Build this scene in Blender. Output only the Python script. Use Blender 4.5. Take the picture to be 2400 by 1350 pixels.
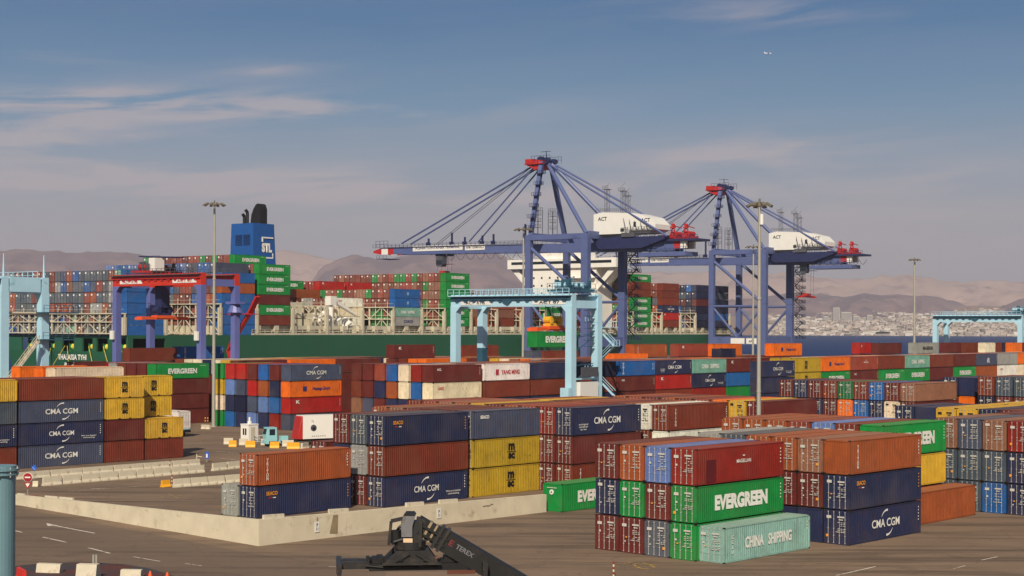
import bpy, math, random
from mathutils import Vector, Matrix
R = math.radians
random.seed(7)
for o in list(bpy.data.objects): bpy.data.objects.remove(o, do_unlink=True)
scn = bpy.context.scene
COL = scn.collection

# ------------------------------------------------------------------ camera, sky, sun, exposure
F, Y0, H, ROLL = 3700.0, 768.0, 18.0, 0.0045          # focal length in photo pixels, horizon row, eye height
cd = bpy.data.cameras.new('camera'); cam = bpy.data.objects.new('camera', cd); COL.objects.link(cam)
cd.sensor_width = 36; cd.lens = 36 * F / 2400; cd.shift_y = (Y0 - 675) / 2400
cd.clip_start = 0.5; cd.clip_end = 60000
cam.location = (0, 0, H)
cam.matrix_world = Matrix.Translation((0, 0, H)) @ Matrix.Rotation(R(90), 4, 'X') @ Matrix.Rotation(ROLL, 4, 'Z')
scn.camera = cam

EXPO = 0.02
SUN_EL, SUN_AZ = R(38), R(8)                           # sun stands behind the camera, a little to its left
w = bpy.data.worlds.new('World'); scn.world = w; w.use_nodes = True
nt = w.node_tree; nt.nodes.clear()
def N(t, **k):
    n = nt.nodes.new(t)
    for a, b in k.items(): setattr(n, a, b)
    return n
def L_(a, b): nt.links.new(a, b)
def M(op, a, b=None, c=None):
    n = N('ShaderNodeMath', operation=op)
    for i, v in enumerate((a, b, c)):
        if v is None: continue
        if isinstance(v, (int, float)): n.inputs[i].default_value = v
        else: L_(v, n.inputs[i])
    return n.outputs[0]
def srgb(r, g, b):
    return tuple(((c / 255) / 12.92 if c / 255 <= 0.04045 else ((c / 255 + 0.055) / 1.055) ** 2.4) for c in (r, g, b)) + (1,)
out = N('ShaderNodeOutputWorld'); bg = N('ShaderNodeBackground'); bg.inputs[1].default_value = 0.05
sky = N('ShaderNodeTexSky', sky_type='NISHITA', sun_disc=False, sun_elevation=SUN_EL, sun_rotation=R(180) + SUN_AZ)
sky.air_density = 1.2; sky.dust_density = 2.0
tc = N('ShaderNodeTexCoord'); sp = N('ShaderNodeSeparateXYZ'); L_(tc.outputs['Generated'], sp.inputs[0])
hx = M('SQRT', M('ADD', M('MULTIPLY', sp.outputs[0], sp.outputs[0]), M('MULTIPLY', sp.outputs[1], sp.outputs[1])))
el = M('DIVIDE', sp.outputs[2], M('MAXIMUM', hx, 0.001))
az = M('ARCTAN2', sp.outputs[0], sp.outputs[1])        # 0 straight ahead, positive to the right
ramp = N('ShaderNodeValToRGB'); L_(M('MULTIPLY', el, 4.0), ramp.inputs[0])
cr = ramp.color_ramp; cr.elements[0].position = 0.0; cr.elements[0].color = srgb(176, 166, 167)
cr.elements[1].position = 1.0; cr.elements[1].color = srgb(38, 96, 148)
for p, c in ((0.16, (170, 164, 168)), (0.28, (160, 162, 171)), (0.40, (138, 156, 175)), (0.56, (96, 140, 174)), (0.76, (54, 113, 160))):
    e = cr.elements.new(p); e.color = srgb(*c)
# clouds: long thin wisps drawn with stretched noise in (azimuth, elevation)
cmb = N('ShaderNodeCombineXYZ'); L_(M('MULTIPLY', az, 3.0), cmb.inputs[0]); L_(M('ADD', M('MULTIPLY', el, 26.0), M('MULTIPLY', az, -1.8)), cmb.inputs[1])
nz = N('ShaderNodeTexNoise'); nz.inputs['Scale'].default_value = 2.2; nz.inputs['Detail'].default_value = 9; nz.inputs['Roughness'].default_value = 0.6
nz.inputs['Distortion'].default_value = 0.5
L_(cmb.outputs[0], nz.inputs['Vector'])
wisp = N('ShaderNodeMapRange'); wisp.inputs[1].default_value = 0.42; wisp.inputs[2].default_value = 0.72; L_(nz.outputs[0], wisp.inputs[0])
def bump_at(a0, e0, sa, se, tilt, amp):
    da = M('DIVIDE', M('SUBTRACT', az, a0), sa)
    de = M('DIVIDE', M('SUBTRACT', M('SUBTRACT', el, e0), M('MULTIPLY', M('SUBTRACT', az, a0), tilt)), se)
    return M('MULTIPLY', M('EXPONENT', M('MULTIPLY', M('ADD', M('MULTIPLY', da, da), M('MULTIPLY', de, de)), -1.0)), amp)
masks = [(-0.21, 0.137, 0.15, 0.009, 0.0, 2.1), (-0.33, 0.112, 0.11, 0.014, 0.03, 1.5), (-0.31, 0.09, 0.22, 0.012, 0.0, 0.8), (-0.10, 0.088, 0.2, 0.012, 0.02, 1.1),
         (0.155, 0.112, 0.08, 0.010, 0.07, 1.3), (0.10, 0.085, 0.13, 0.012, 0.05, 0.8), (0.15, 0.198, 0.08, 0.008, 0.0, 0.7), (0.30, 0.09, 0.1, 0.012, 0.0, 0.5),
         (-0.155, 0.16, 0.04, 0.005, 0.1, 0.6), (-0.30, 0.165, 0.05, 0.004, -0.05, 0.4), (0.22, 0.06, 0.2, 0.02, 0.0, 0.4)]
tot = None
for m_ in masks:
    b_ = bump_at(*m_); tot = b_ if tot is None else M('ADD', tot, b_)
cl = M('MINIMUM', M('MULTIPLY', M('ADD', tot, 0.06), wisp.outputs[0]), 0.62)
mxc = N('ShaderNodeMixRGB'); L_(cl, mxc.inputs[0]); L_(ramp.outputs[0], mxc.inputs[1]); mxc.inputs[2].default_value = srgb(196, 180, 180)
sc = N('ShaderNodeVectorMath', operation='SCALE'); sc.inputs[3].default_value = 1 / 0.05 / 2 ** EXPO; L_(mxc.outputs[0], sc.inputs[0])
fade = N('ShaderNodeMapRange'); fade.inputs[1].default_value = 0.22; fade.inputs[2].default_value = 0.5; L_(el, fade.inputs[0])
mx2 = N('ShaderNodeMixRGB'); L_(fade.outputs[0], mx2.inputs[0]); L_(sc.outputs[0], mx2.inputs[1]); L_(sky.outputs[0], mx2.inputs[2])
L_(mx2.outputs[0], bg.inputs[0]); L_(bg.outputs[0], out.inputs[0])

sd = bpy.data.lights.new('sun', 'SUN'); sd.energy = 4.7; sd.angle = R(0.55); sd.color = (1.0, 0.89, 0.72)
so = bpy.data.objects.new('sun', sd); COL.objects.link(so)
sv = Vector((-math.sin(SUN_AZ) * math.cos(SUN_EL), -math.cos(SUN_AZ) * math.cos(SUN_EL), math.sin(SUN_EL)))
so.rotation_euler = sv.to_track_quat('Z', 'Y').to_euler(); so.location = (0, -50, 120)
scn.view_settings.view_transform = 'Standard'; scn.view_settings.look = 'None'
scn.view_settings.exposure = EXPO; scn.view_settings.gamma = 1.0
scn.render.engine = 'CYCLES'

# ------------------------------------------------------------------ pixel <-> place
def unroll(px, py):
    dx, dy = px - 1200, py - Y0
    return dx + ROLL * dy, dy - ROLL * dx
def gnd(px, py, z=0.0):
    x, y = unroll(px, py); Y = F * (H - z) / y
    return Vector((x * Y / F, Y, z))
def at(px, py, Y):
    x, y = unroll(px, py)
    return Vector((x * Y / F, Y, H - y * Y / F))

# ------------------------------------------------------------------ materials
MATS = {}
def matn(name):
    m = bpy.data.materials.new(name); m.use_nodes = True
    return m, m.node_tree, m.node_tree.nodes['Principled BSDF']
def setn(t, typ, **k):
    n = t.nodes.new(typ)
    for a, b in k.items(): setattr(n, a, b)
    return n
def mat(name, col, rough=0.6, metal=0.0, var=0.18, scale=0.7, bump=0.0, dirt=None, dscale=0.3, dpos=(0.55, 0.75)):
    if name in MATS: return MATS[name]
    m, t, b = matn(name)
    c = srgb(*col)
    tcn = setn(t, 'ShaderNodeTexCoord'); n = setn(t, 'ShaderNodeTexNoise'); n.inputs['Scale'].default_value = scale; n.inputs['Detail'].default_value = 7
    t.links.new(tcn.outputs['Object'], n.inputs['Vector'])
    mr = setn(t, 'ShaderNodeMapRange'); mr.inputs[1].default_value = 0.25; mr.inputs[2].default_value = 0.75
    mr.inputs[3].default_value = 1 - var; mr.inputs[4].default_value = 1 + var; t.links.new(n.outputs[0], mr.inputs[0])
    vm = setn(t, 'ShaderNodeVectorMath', operation='SCALE'); vm.inputs[0].default_value = c[:3]; t.links.new(mr.outputs[0], vm.inputs[3])
    last = vm.outputs[0]
    if dirt:
        n2 = setn(t, 'ShaderNodeTexNoise'); n2.inputs['Scale'].default_value = dscale; n2.inputs['Detail'].default_value = 9; n2.inputs['Roughness'].default_value = 0.65
        t.links.new(tcn.outputs['Object'], n2.inputs['Vector'])
        m2 = setn(t, 'ShaderNodeMapRange'); m2.inputs[1].default_value = dpos[0]; m2.inputs[2].default_value = dpos[1]; t.links.new(n2.outputs[0], m2.inputs[0])
        mx = setn(t, 'ShaderNodeMixRGB'); t.links.new(m2.outputs[0], mx.inputs[0]); t.links.new(last, mx.inputs[1]); mx.inputs[2].default_value = srgb(*dirt); last = mx.outputs[0]
    t.links.new(last, b.inputs['Base Color']); b.inputs['Roughness'].default_value = rough; b.inputs['Metallic'].default_value = metal
    if bump:
        bp = setn(t, 'ShaderNodeBump'); bp.inputs['Strength'].default_value = bump; bp.inputs['Distance'].default_value = 0.05
        t.links.new(n.outputs[0], bp.inputs['Height']); t.links.new(bp.outputs[0], b.inputs['Normal'])
    MATS[name] = m; return m

def paint_material(name, attr=False):
    """painted corrugated steel: colour from the object (or a colour attribute), scuffs, rust streaks, dust on the roof"""
    m, t, b = matn(name)
    if attr:
        oi = setn(t, 'ShaderNodeVertexColor', layer_name='Col'); colr = oi.outputs[0]
    else:
        oi = setn(t, 'ShaderNodeObjectInfo'); colr = oi.outputs['Color']
    tcn = setn(t, 'ShaderNodeTexCoord')
    if attr: vec = tcn.outputs['Object']
    else:
        ad = setn(t, 'ShaderNodeVectorMath', operation='ADD'); t.links.new(tcn.outputs['Object'], ad.inputs[0])
        sc_ = setn(t, 'ShaderNodeVectorMath', operation='SCALE'); sc_.inputs[3].default_value = 57.0
        t.links.new(oi.outputs['Location'], sc_.inputs[0]); t.links.new(sc_.outputs[0], ad.inputs[1]); vec = ad.outputs[0]
    n = setn(t, 'ShaderNodeTexNoise'); n.inputs['Scale'].default_value = 0.55; n.inputs['Detail'].default_value = 8; n.inputs['Roughness'].default_value = 0.62
    t.links.new(vec, n.inputs['Vector'])
    mr = setn(t, 'ShaderNodeMapRange'); mr.inputs[1].default_value = 0.3; mr.inputs[2].default_value = 0.7; mr.inputs[3].default_value = 0.80; mr.inputs[4].default_value = 1.18
    t.links.new(n.outputs[0], mr.inputs[0])
    vm = setn(t, 'ShaderNodeVectorMath', operation='SCALE'); t.links.new(colr, vm.inputs[0]); t.links.new(mr.outputs[0], vm.inputs[3])
    nf = setn(t, 'ShaderNodeTexNoise'); nf.inputs['Scale'].default_value = 0.28; nf.inputs['Detail'].default_value = 5; t.links.new(vec, nf.inputs['Vector'])
    mf = setn(t, 'ShaderNodeMapRange'); mf.inputs[1].default_value = 0.48; mf.inputs[2].default_value = 0.72; mf.inputs[4].default_value = 0.16; t.links.new(nf.outputs[0], mf.inputs[0])
    fadec = setn(t, 'ShaderNodeMixRGB'); t.links.new(mf.outputs[0], fadec.inputs[0]); t.links.new(vm.outputs[0], fadec.inputs[1]); fadec.inputs[2].default_value = srgb(122, 104, 84)
    ns = setn(t, 'ShaderNodeTexNoise'); ns.inputs['Scale'].default_value = 2.4; ns.inputs['Detail'].default_value = 6; ns.inputs['Roughness'].default_value = 0.75; t.links.new(vec, ns.inputs['Vector'])
    ms = setn(t, 'ShaderNodeMapRange'); ms.inputs[1].default_value = 0.60; ms.inputs[2].default_value = 0.66; ms.inputs[4].default_value = 0.6; t.links.new(ns.outputs[0], ms.inputs[0])
    scf = setn(t, 'ShaderNodeMixRGB'); t.links.new(ms.outputs[0], scf.inputs[0]); t.links.new(fadec.outputs[0], scf.inputs[1]); scf.inputs[2].default_value = srgb(70, 46, 38)
    # rust: vertical streaks
    mp = setn(t, 'ShaderNodeMapping'); mp.inputs['Scale'].default_value = (2.6, 2.6, 0.45); t.links.new(vec, mp.inputs[0])
    n2 = setn(t, 'ShaderNodeTexNoise'); n2.inputs['Scale'].default_value = 1.6; n2.inputs['Detail'].default_value = 8; n2.inputs['Roughness'].default_value = 0.7; t.links.new(mp.outputs[0], n2.inputs['Vector'])
    m2 = setn(t, 'ShaderNodeMapRange'); m2.inputs[1].default_value = 0.56; m2.inputs[2].default_value = 0.72; m2.inputs[4].default_value = 0.7; t.links.new(n2.outputs[0], m2.inputs[0])
    mx = setn(t, 'ShaderNodeMixRGB'); t.links.new(m2.outputs[0], mx.inputs[0]); t.links.new(scf.outputs[0], mx.inputs[1]); mx.inputs[2].default_value = srgb(84, 48, 34)
    # dust that settles on flat tops
    ge = setn(t, 'ShaderNodeNewGeometry'); sx = setn(t, 'ShaderNodeSeparateXYZ'); t.links.new(ge.outputs['True Normal'], sx.inputs[0])
    m3 = setn(t, 'ShaderNodeMapRange'); m3.inputs[1].default_value = 0.6; m3.inputs[2].default_value = 0.95; m3.inputs[4].default_value = 0.2; t.links.new(sx.outputs[2], m3.inputs[0])
    mx3 = setn(t, 'ShaderNodeMixRGB'); t.links.new(m3.outputs[0], mx3.inputs[0]); t.links.new(mx.outputs[0], mx3.inputs[1]); mx3.inputs[2].default_value = srgb(156, 128, 104)
    t.links.new(mx3.outputs[0], b.inputs['Base Color'])
    b.inputs['Roughness'].default_value = 0.6; b.inputs['Specular IOR Level'].default_value = 0.3
    MATS[name] = m; return m
PAINT = paint_material('container_paint'); PAINTV = paint_material('container_paint_many', True)
GALV = mat('galvanised_rod', (178, 176, 172), 0.55, 0.0, 0.15)
WHT = mat('white_lettering', (232, 230, 222), 0.6, 0, 0.08, dirt=(170, 162, 150), dscale=3.5, dpos=(0.56, 0.72))
BLK = mat('black_lettering', (22, 22, 26), 0.6, 0, 0.1); REDL = mat('red_lettering', (185, 40, 55), 0.6, 0, 0.1)
ORL = mat('orange_lettering', (226, 150, 44), 0.6, 0, 0.1); BLUL = mat('blue_lettering', (40, 50, 110), 0.6, 0, 0.1)
LBL = mat('pale_blue_lettering', (150, 190, 225), 0.6, 0, 0.1)
LET = {'g': mat('stencil_grey_white', (196, 192, 184), 0.7, 0, 0.1), 'w': WHT, 'k': BLK, 'r': REDL, 'o': ORL, 'b': BLUL, 'l': LBL}

# ------------------------------------------------------------------ mesh builder
class MB:
    def __init__(s): s.v = []; s.f = []; s.m = []; s.c = []
    def quad(s, *p, mi=0):
        k = len(s.v); s.v += [tuple(q) for q in p]; s.f.append(tuple(range(k, k + len(p)))); s.m.append(mi)
    def box(s, x0, x1, y0, y1, z0, z1, mi=0):
        k = len(s.v)
        s.v += [(x0, y0, z0), (x1, y0, z0), (x1, y1, z0), (x0, y1, z0), (x0, y0, z1), (x1, y0, z1), (x1, y1, z1), (x0, y1, z1)]
        for f in ((0, 3, 2, 1), (4, 5, 6, 7), (0, 1, 5, 4), (1, 2, 6, 5), (2, 3, 7, 6), (3, 0, 4, 7)): s.f.append(tuple(k + i for i in f)); s.m.append(mi)
    def hexa(s, p, mi=0):      # 8 points, bottom four then top four (counter-clockwise)
        k = len(s.v); s.v += [tuple(q) for q in p]
        for f in ((0, 3, 2, 1), (4, 5, 6, 7), (0, 1, 5, 4), (1, 2, 6, 5), (2, 3, 7, 6), (3, 0, 4, 7)): s.f.append(tuple(k + i for i in f)); s.m.append(mi)
    def bar(s, p, q, w, h=None, mi=0, up=(0, 0, 1)):
        p, q = Vector(p), Vector(q); h = w if h is None else h
        d = (q - p).normalized(); u = Vector(up)
        if abs(d.dot(u)) > 0.99: u = Vector((1, 0, 0))
        a = d.cross(u).normalized() * (w / 2); b = a.cross(d).normalized() * (h / 2)
        s.hexa([p - a - b, p + a - b, p + a + b, p - a + b, q - a - b, q + a - b, q + a + b, q - a + b], mi)
    def tube(s, p, q, r, n=8, r2=None, mi=0, cap=True):
        p, q = Vector(p), Vector(q); d = (q - p).normalized(); u = Vector((0, 0, 1)) if abs(d.z) < 0.95 else Vector((1, 0, 0))
        a = d.cross(u).normalized(); b = d.cross(a).normalized(); k = len(s.v); r2 = r if r2 is None else r2
        for c, rr in ((p, r), (q, r2)):
            for i in range(n):
                t = 2 * math.pi * i / n; s.v.append(tuple(c + a * (rr * math.cos(t)) + b * (rr * math.sin(t))))
        for i in range(n): s.f.append((k + i, k + (i + 1) % n, k + n + (i + 1) % n, k + n + i)); s.m.append(mi)
        if cap: s.f.append(tuple(k + i for i in range(n))[::-1]); s.f.append(tuple(k + n + i for i in range(n))); s.m += [mi, mi]
    def rail(s, p, q, h=1.1, n=None, r=0.035, posts=1.8):
        p, q = Vector(p), Vector(q); L = (q - p).length; n = n or max(1, int(L / posts))
        z = Vector((0, 0, h))
        s.bar(p + z, q + z, r * 2); s.bar(p + z * .5, q + z * .5, r * 1.5)
        for i in range(n + 1): a = p.lerp(q, i / n); s.bar(a, a + z, r * 2)
    def prism(s, poly, axis, a, b, mi=0):   # polygon in the plane across axis ('x': (y,z) points; 'y': (x,z) points; 'z': (x,y))
        def P(u, v, t): return {'x': (t, u, v), 'y': (u, t, v), 'z': (u, v, t)}[axis]
        k = len(s.v); n = len(poly)
        s.v += [P(u, v, a) for u, v in poly] + [P(u, v, b) for u, v in poly]
        s.f.append(tuple(range(k, k + n))[::-1]); s.f.append(tuple(range(k + n, k + 2 * n))); s.m += [mi, mi]
        for i in range(n): j = (i + 1) % n; s.f.append((k + i, k + j, k + n + j, k + n + i)); s.m.append(mi)
    def mesh(s, name, mats, smooth=False):
        me = bpy.data.meshes.new(name); me.from_pydata(s.v, [], s.f)
        for m in (mats if isinstance(mats, (list, tuple)) else [mats]): me.materials.append(m)
        me.polygons.foreach_set('material_index', s.m)
        if smooth: me.polygons.foreach_set('use_smooth', [True] * len(s.f))
        import bmesh
        bm = bmesh.new(); bm.from_mesh(me); bmesh.ops.recalc_face_normals(bm, faces=bm.faces); bm.to_mesh(me); bm.free()
        me.update(); return me
def link(name, data, parent=None, color=None, loc=None):
    o = bpy.data.objects.new(name, data); COL.objects.link(o)
    if parent: o.parent = parent
    if color: o.color = color
    if loc is not None: o.location = loc
    return o
def build(mb, name, mats, parent=None, smooth=False, **k): return link(name, mb.mesh(name, mats, smooth), parent, **k)
USED = {}
def tag(o, label, cat, group=None, kind=None):
    if label:
        n = len(label.split()); assert 4 <= n <= 17, (n, label)
        if label in USED: print('DUPLABEL', label)
        USED[label] = 1
        o['label'] = label
    if cat: o['category'] = cat
    if group: o['group'] = group
    if kind: o['kind'] = kind
    return o
def empty(name, loc=(0, 0, 0), rz=0):
    o = bpy.data.objects.new(name, None); COL.objects.link(o); o.location = loc; o.rotation_euler.z = rz; o.empty_display_size = 0.5; return o
def struct(o): o['kind'] = 'structure'; return o
def copy_tree(o, parent=None):
    c = o.copy(); COL.objects.link(c)
    if parent: c.parent = parent
    for ch in list(o.children): copy_tree(ch, c)
    return c

# ------------------------------------------------------------------ lettering
TXT = {}
def text_mesh(s, mk, bold=0.02, width=None, height=1.0, space=1.0, line=1.0, align='CENTER'):
    """text standing in the local XZ plane, read from -Y, centred on its origin"""
    key = (s, mk, bold, width, height, space, line)
    if key in TXT: return TXT[key]
    cu = bpy.data.curves.new('t', 'FONT'); cu.body = s; cu.size = 1; cu.offset = bold; cu.space_character = space; cu.space_line = line
    cu.align_x = align; cu.resolution_u = 3
    ob = bpy.data.objects.new('t', cu); COL.objects.link(ob)
    bpy.context.view_layer.update()
    me = bpy.data.meshes.new_from_object(ob.evaluated_get(bpy.context.evaluated_depsgraph_get()))
    bpy.data.objects.remove(ob, do_unlink=True)
    xs = [v.co.x for v in me.vertices]; ys = [v.co.y for v in me.vertices]
    cx, cy = (min(xs) + max(xs)) / 2, (min(ys) + max(ys)) / 2
    sy = height / (max(ys) - min(ys)); sx = (width / (max(xs) - min(xs))) if width else sy
    for v in me.vertices: v.co = Vector(((v.co.x - cx) * sx, 0, (v.co.y - cy) * sy))
    me.materials.clear(); me.materials.append(LET[mk] if isinstance(mk, str) else mk); me.name = 'lettering'
    TXT[key] = me; return me
def mesh_cat(name, parts, mats):
    """join quads/meshes: parts = [(mesh, matrix, material index)]"""
    mb = MB()
    for me, mt, mi in parts:
        k = len(mb.v); mb.v += [tuple(mt @ v.co) for v in me.vertices]
        for p in me.polygons: mb.f.append(tuple(k + i for i in p.vertices)); mb.m.append(mi)
    me = bpy.data.meshes.new(name); me.from_pydata(mb.v, [], mb.f)
    for m in mats: me.materials.append(m)
    me.polygons.foreach_set('material_index', mb.m); me.update(); return me
def T(x=0, y=0, z=0): return Matrix.Translation((x, y, z))
def arc_mesh(cx, cz, r, a0, a1, w0, w1, n=12):
    mb = MB()
    for i in range(n):
        p = []
        for k in (i, i + 1):
            t = R(a0 + (a1 - a0) * k / n); ww = w0 + (w1 - w0) * k / n
            p.append(((cx + (r - ww / 2) * math.cos(t)), 0, cz + (r - ww / 2) * math.sin(t))); p.append(((cx + (r + ww / 2) * math.cos(t)), 0, cz + (r + ww / 2) * math.sin(t)))
        mb.quad(p[0], p[1], p[3], p[2])
    me = bpy.data.meshes.new('a'); me.from_pydata(mb.v, [], mb.f); return me
def rect_mesh(x0, x1, z0, z1):
    me = bpy.data.meshes.new('r'); me.from_pydata([(x0, 0, z0), (x1, 0, z0), (x1, 0, z1), (x0, 0, z1)], [], [(0, 1, 2, 3)]); return me
LOGO = {}
def logo(kind):
    """lettering for a 12.19 m side (origin at the side's middle); units metres"""
    if kind in LOGO: return LOGO[kind]
    I = Matrix.Identity(4); P = []; mats = [WHT]
    if kind == 'EVG': P = [(text_mesh('EVERGREEN', 'w', 0.045, 6.6, 1.05), I, 0), (text_mesh('EGHU 948 5123', 'w', 0.01, 1.3, 0.16), T(4.7, 0, 1.0), 0)]
    elif kind == 'EVGB': P = [(text_mesh('EVERGREEN', 'w', 0.06, 7.4, 1.25), I, 0)]
    elif kind in ('CMA', 'CMB', 'CMC'):
        P = [(text_mesh('CMA CGM', 'w', 0.018 if kind != 'CMB' else 0.012, 4.7 if kind != 'CMB' else 3.6, 0.72 if kind != 'CMB' else 0.62), T(-0.1), 0),
             (arc_mesh(0.1, 0, 1.08, 150, 84, 0.04, 0.2), I, 0), (arc_mesh(0.1, 0, 1.08, -30, -96, 0.04, 0.2), I, 0)]
        if kind == 'CMB': P.append((text_mesh('We are better\nconnecting', 'w', 0.01, 2.3, 0.5), T(3.9, 0, -0.65), 0))
        if kind == 'CMC': P.append((text_mesh('ecological\ncontainer\nby sea', 'w', 0.01, 1.6, 0.75), T(-4.3, 0, -0.6), 0))
    elif kind == 'CHS': P = [(text_mesh('CHINA   SHIPPING', 'w', 0.035, 6.6, 0.95), I, 0), (text_mesh('C\nC\nL\nU', 'w', 0.02, 0.28, 1.5), T(-5.0), 0)]
    elif kind == 'MSC': P = [(text_mesh('m', 'k', 0.05, 1.05, 0.72), T(0, 0, 0.5), 0), (text_mesh('sc', 'k', 0.05, 1.1, 0.6), T(0, 0, -0.45), 0), (rect_mesh(-0.75, 0.75, -0.05, 0.02), I, 0)]; mats = [BLK]
    elif kind == 'SEA': P = [(text_mesh('SEACO', 'o', 0.03, 1.4, 0.36), T(-4.3, 0, 0.75), 0), (rect_mesh(-4.7, -4.4, 0.3, 0.4), I, 1), (rect_mesh(-4.2, -3.8, 0.3, 0.38), I, 2)]; mats = [ORL, REDL, WHT]
    elif kind == 'SE2': P = [(text_mesh('SEACO', 'w', 0.05, 1.4, 0.36), T(-4.3, 0, 0.8), 0)]
    elif kind == 'TRI': P = [(text_mesh('T\nR\nI\nT\nO\nN', 'w', 0.03, 0.3, 2.0, line=0.8), T(-4.8), 0), (text_mesh('4\n6\n9', 'w', 0.01, 0.1, 0.6), T(5.5, 0, 0.5), 0)]
    elif kind == 'HAP': P = [(text_mesh('Hapag-Lloyd', 'b', 0.03, 4.2, 0.72), T(1.2), 0), (rect_mesh(-3.2, -2.3, -0.35, 0.5), I, 0)]; mats = [BLUL]
    elif kind == 'YML': P = [(text_mesh('YANG MING', 'r', 0.035, 5.0, 0.8), T(0.8), 0), (rect_mesh(-3.2, -2.4, -0.5, 0.5), I, 0)]; mats = [REDL]
    elif kind == 'HAN': P = [(text_mesh('H\nA\nN\nJ\nI\nN', 'w', 0.03, 0.5, 2.3, line=0.8), T(-4.6), 0), (text_mesh('0\n1\n5', 'w', 0.02, 0.25, 1.2), T(5.2, 0, 0.3), 0)]
    elif kind == 'KLN': P = [(text_mesh('K', 'w', 0.05, 0.9, 0.6), T(-4.4, 0, 0.7), 0)]
    elif kind == 'NOL': P = [(text_mesh('NCL', 'w', 0.03, 1.0, 0.4), T(-4.6, 0, 0.7), 0)]
    elif kind == 'UAS': P = [(text_mesh('UASC', 'r', 0.03, 1.5, 0.5), T(-4.2, 0, 0.5), 0)]; mats = [REDL]
    elif kind == 'CRN': P = [(text_mesh('MAGELLAN', 'w', 0.02, 2.0, 0.3), T(0.3, 0, 0.2), 0), (arc_mesh(0.3, 0.75, 0.15, 200, 340, 0.08, 0.08), I, 0)]
    elif kind == 'MRK': P = [(text_mesh('MAERSK', 'k', 0.03, 6.0, 0.9), I, 0)]; mats = [BLK]
    elif kind == 'COS': P = [(text_mesh('COSCO', 'k', 0.04, 4.6, 0.8), T(0.3), 0)]; mats = [BLUL]
    elif kind == 'DIA': P = [(arc_mesh(0, 0, 0.45, 45, 405, 0.3, 0.3, 4), I, 0), (text_mesh('cy', 'l', 0.03, 0.4, 0.4), I, 0)]; mats = [LBL]
    elif kind == 'BIG': P = [(text_mesh('APL', 'w', 0.04, 1.7, 1.2), T(0.5, 0, -0.2), 0)]
    # small identification numbers every side carries near its far upper corner
    col = {'MSC': 0, 'UAS': 0}.get(kind)
    if kind != 'EVG':
        rnd = random.Random(kind)
        for i in range(5 if kind not in ('CHS',) else 3):
            P.append((rect_mesh(5.55, 5.68, 0.85 - i * 0.28, 0.97 - i * 0.28), I, 0))
    LOGO[kind] = mesh_cat('lettering', P, mats); return LOGO[kind]

# ------------------------------------------------------------------ shipping container (local: x along its length, y across, z up; doors on the x = 0 end)
CW = 2.44
def corr_x(mb, x0, x1, y, z0, z1, out, depth=0.036, per=0.278):
    n = max(1, round((x1 - x0) / per)); p = (x1 - x0) / n; pts = []
    for i in range(n):
        b = x0 + i * p
        pts += [(b, 0), (b + p * 0.26, 0), (b + p * 0.5, 1), (b + p * 0.76, 1)]
    pts.append((x1, 0))
    for (a, da), (b, db) in zip(pts, pts[1:]):
        ya, yb = y - out * depth * da, y - out * depth * db
        mb.quad((a, ya, z0), (b, yb, z0), (b, yb, z1), (a, ya, z1))
def corr_y(mb, y0, y1, x, z0, z1, out, depth=0.045, per=0.25):
    n = max(1, round((y1 - y0) / per)); p = (y1 - y0) / n; pts = []
    for i in range(n):
        b = y0 + i * p
        pts += [(b, 0), (b + p * 0.4, 0), (b + p * 0.5, 1), (b + p * 0.9, 1)]
    pts.append((y1, 0))
    for (a, da), (b, db) in zip(pts, pts[1:]):
        xa, xb = x - out * depth * da, x - out * depth * db
        mb.quad((xa, a, z0), (xb, b, z0), (xb, b, z1), (xa, a, z1))
def g_frame(mb, L, Hc):
    for x in (0.0, L - 0.15):
        for y in (0.0, CW - 0.15): mb.box(x, x + 0.15, y, y + 0.15, 0.118, Hc - 0.118)
    for x in (-0.004, L - 0.174):
        for y in (-0.004, CW - 0.158):
            for z in (0, Hc - 0.118): mb.box(x, x + 0.178, y, y + 0.162, z, z + 0.118, 1)
    for y in (0.01, CW - 0.07):
        mb.box(0.174, L - 0.174, y, y + 0.06, 0.03, 0.19); mb.box(0.174, L - 0.174, y, y + 0.06, Hc - 0.10, Hc - 0.02)
    for x in (0.012, L - 0.11):
        mb.box(x, x + 0.1, 0.158, CW - 0.158, 0.02, 0.20); mb.box(x, x + 0.1, 0.158, CW - 0.158, Hc - 0.14, Hc - 0.015)
    if L < 7:
        for xx in (2.05, 3.7): mb.box(xx, xx + 0.36, 0.005, 0.02, 0.04, 0.16, 1)
def g_side(mb, L, Hc, y, out): corr_x(mb, 0.15, L - 0.15, y, 0.17, Hc - 0.09, out)
def g_roof(mb, L, Hc):
    n = int(L / 0.5); p = (L - 0.2) / n
    for i in range(n):
        a = 0.1 + i * p
        mb.quad((a, 0.06, Hc - 0.03), (a + p * 0.45, 0.06, Hc - 0.03), (a + p * 0.45, CW - 0.06, Hc - 0.03), (a, CW - 0.06, Hc - 0.03))
        mb.quad((a + p * 0.45, 0.06, Hc - 0.03), (a + p * 0.55, 0.06, Hc - 0.05), (a + p * 0.55, CW - 0.06, Hc - 0.05), (a + p * 0.45, CW - 0.06, Hc - 0.03))
        mb.quad((a + p * 0.55, 0.06, Hc - 0.05), (a + p * 0.9, 0.06, Hc - 0.05), (a + p * 0.9, CW - 0.06, Hc - 0.05), (a + p * 0.55, CW - 0.06, Hc - 0.05))
        mb.quad((a + p * 0.9, 0.06, Hc - 0.05), (a + p, 0.06, Hc - 0.03), (a + p, CW - 0.06, Hc - 0.03), (a + p * 0.9, CW - 0.06, Hc - 0.05))
def g_floor(mb, L): mb.quad((0.1, 0.1, 0.12), (0.1, CW - 0.1, 0.12), (L - 0.1, CW - 0.1, 0.12), (L - 0.1, 0.1, 0.12))
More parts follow.
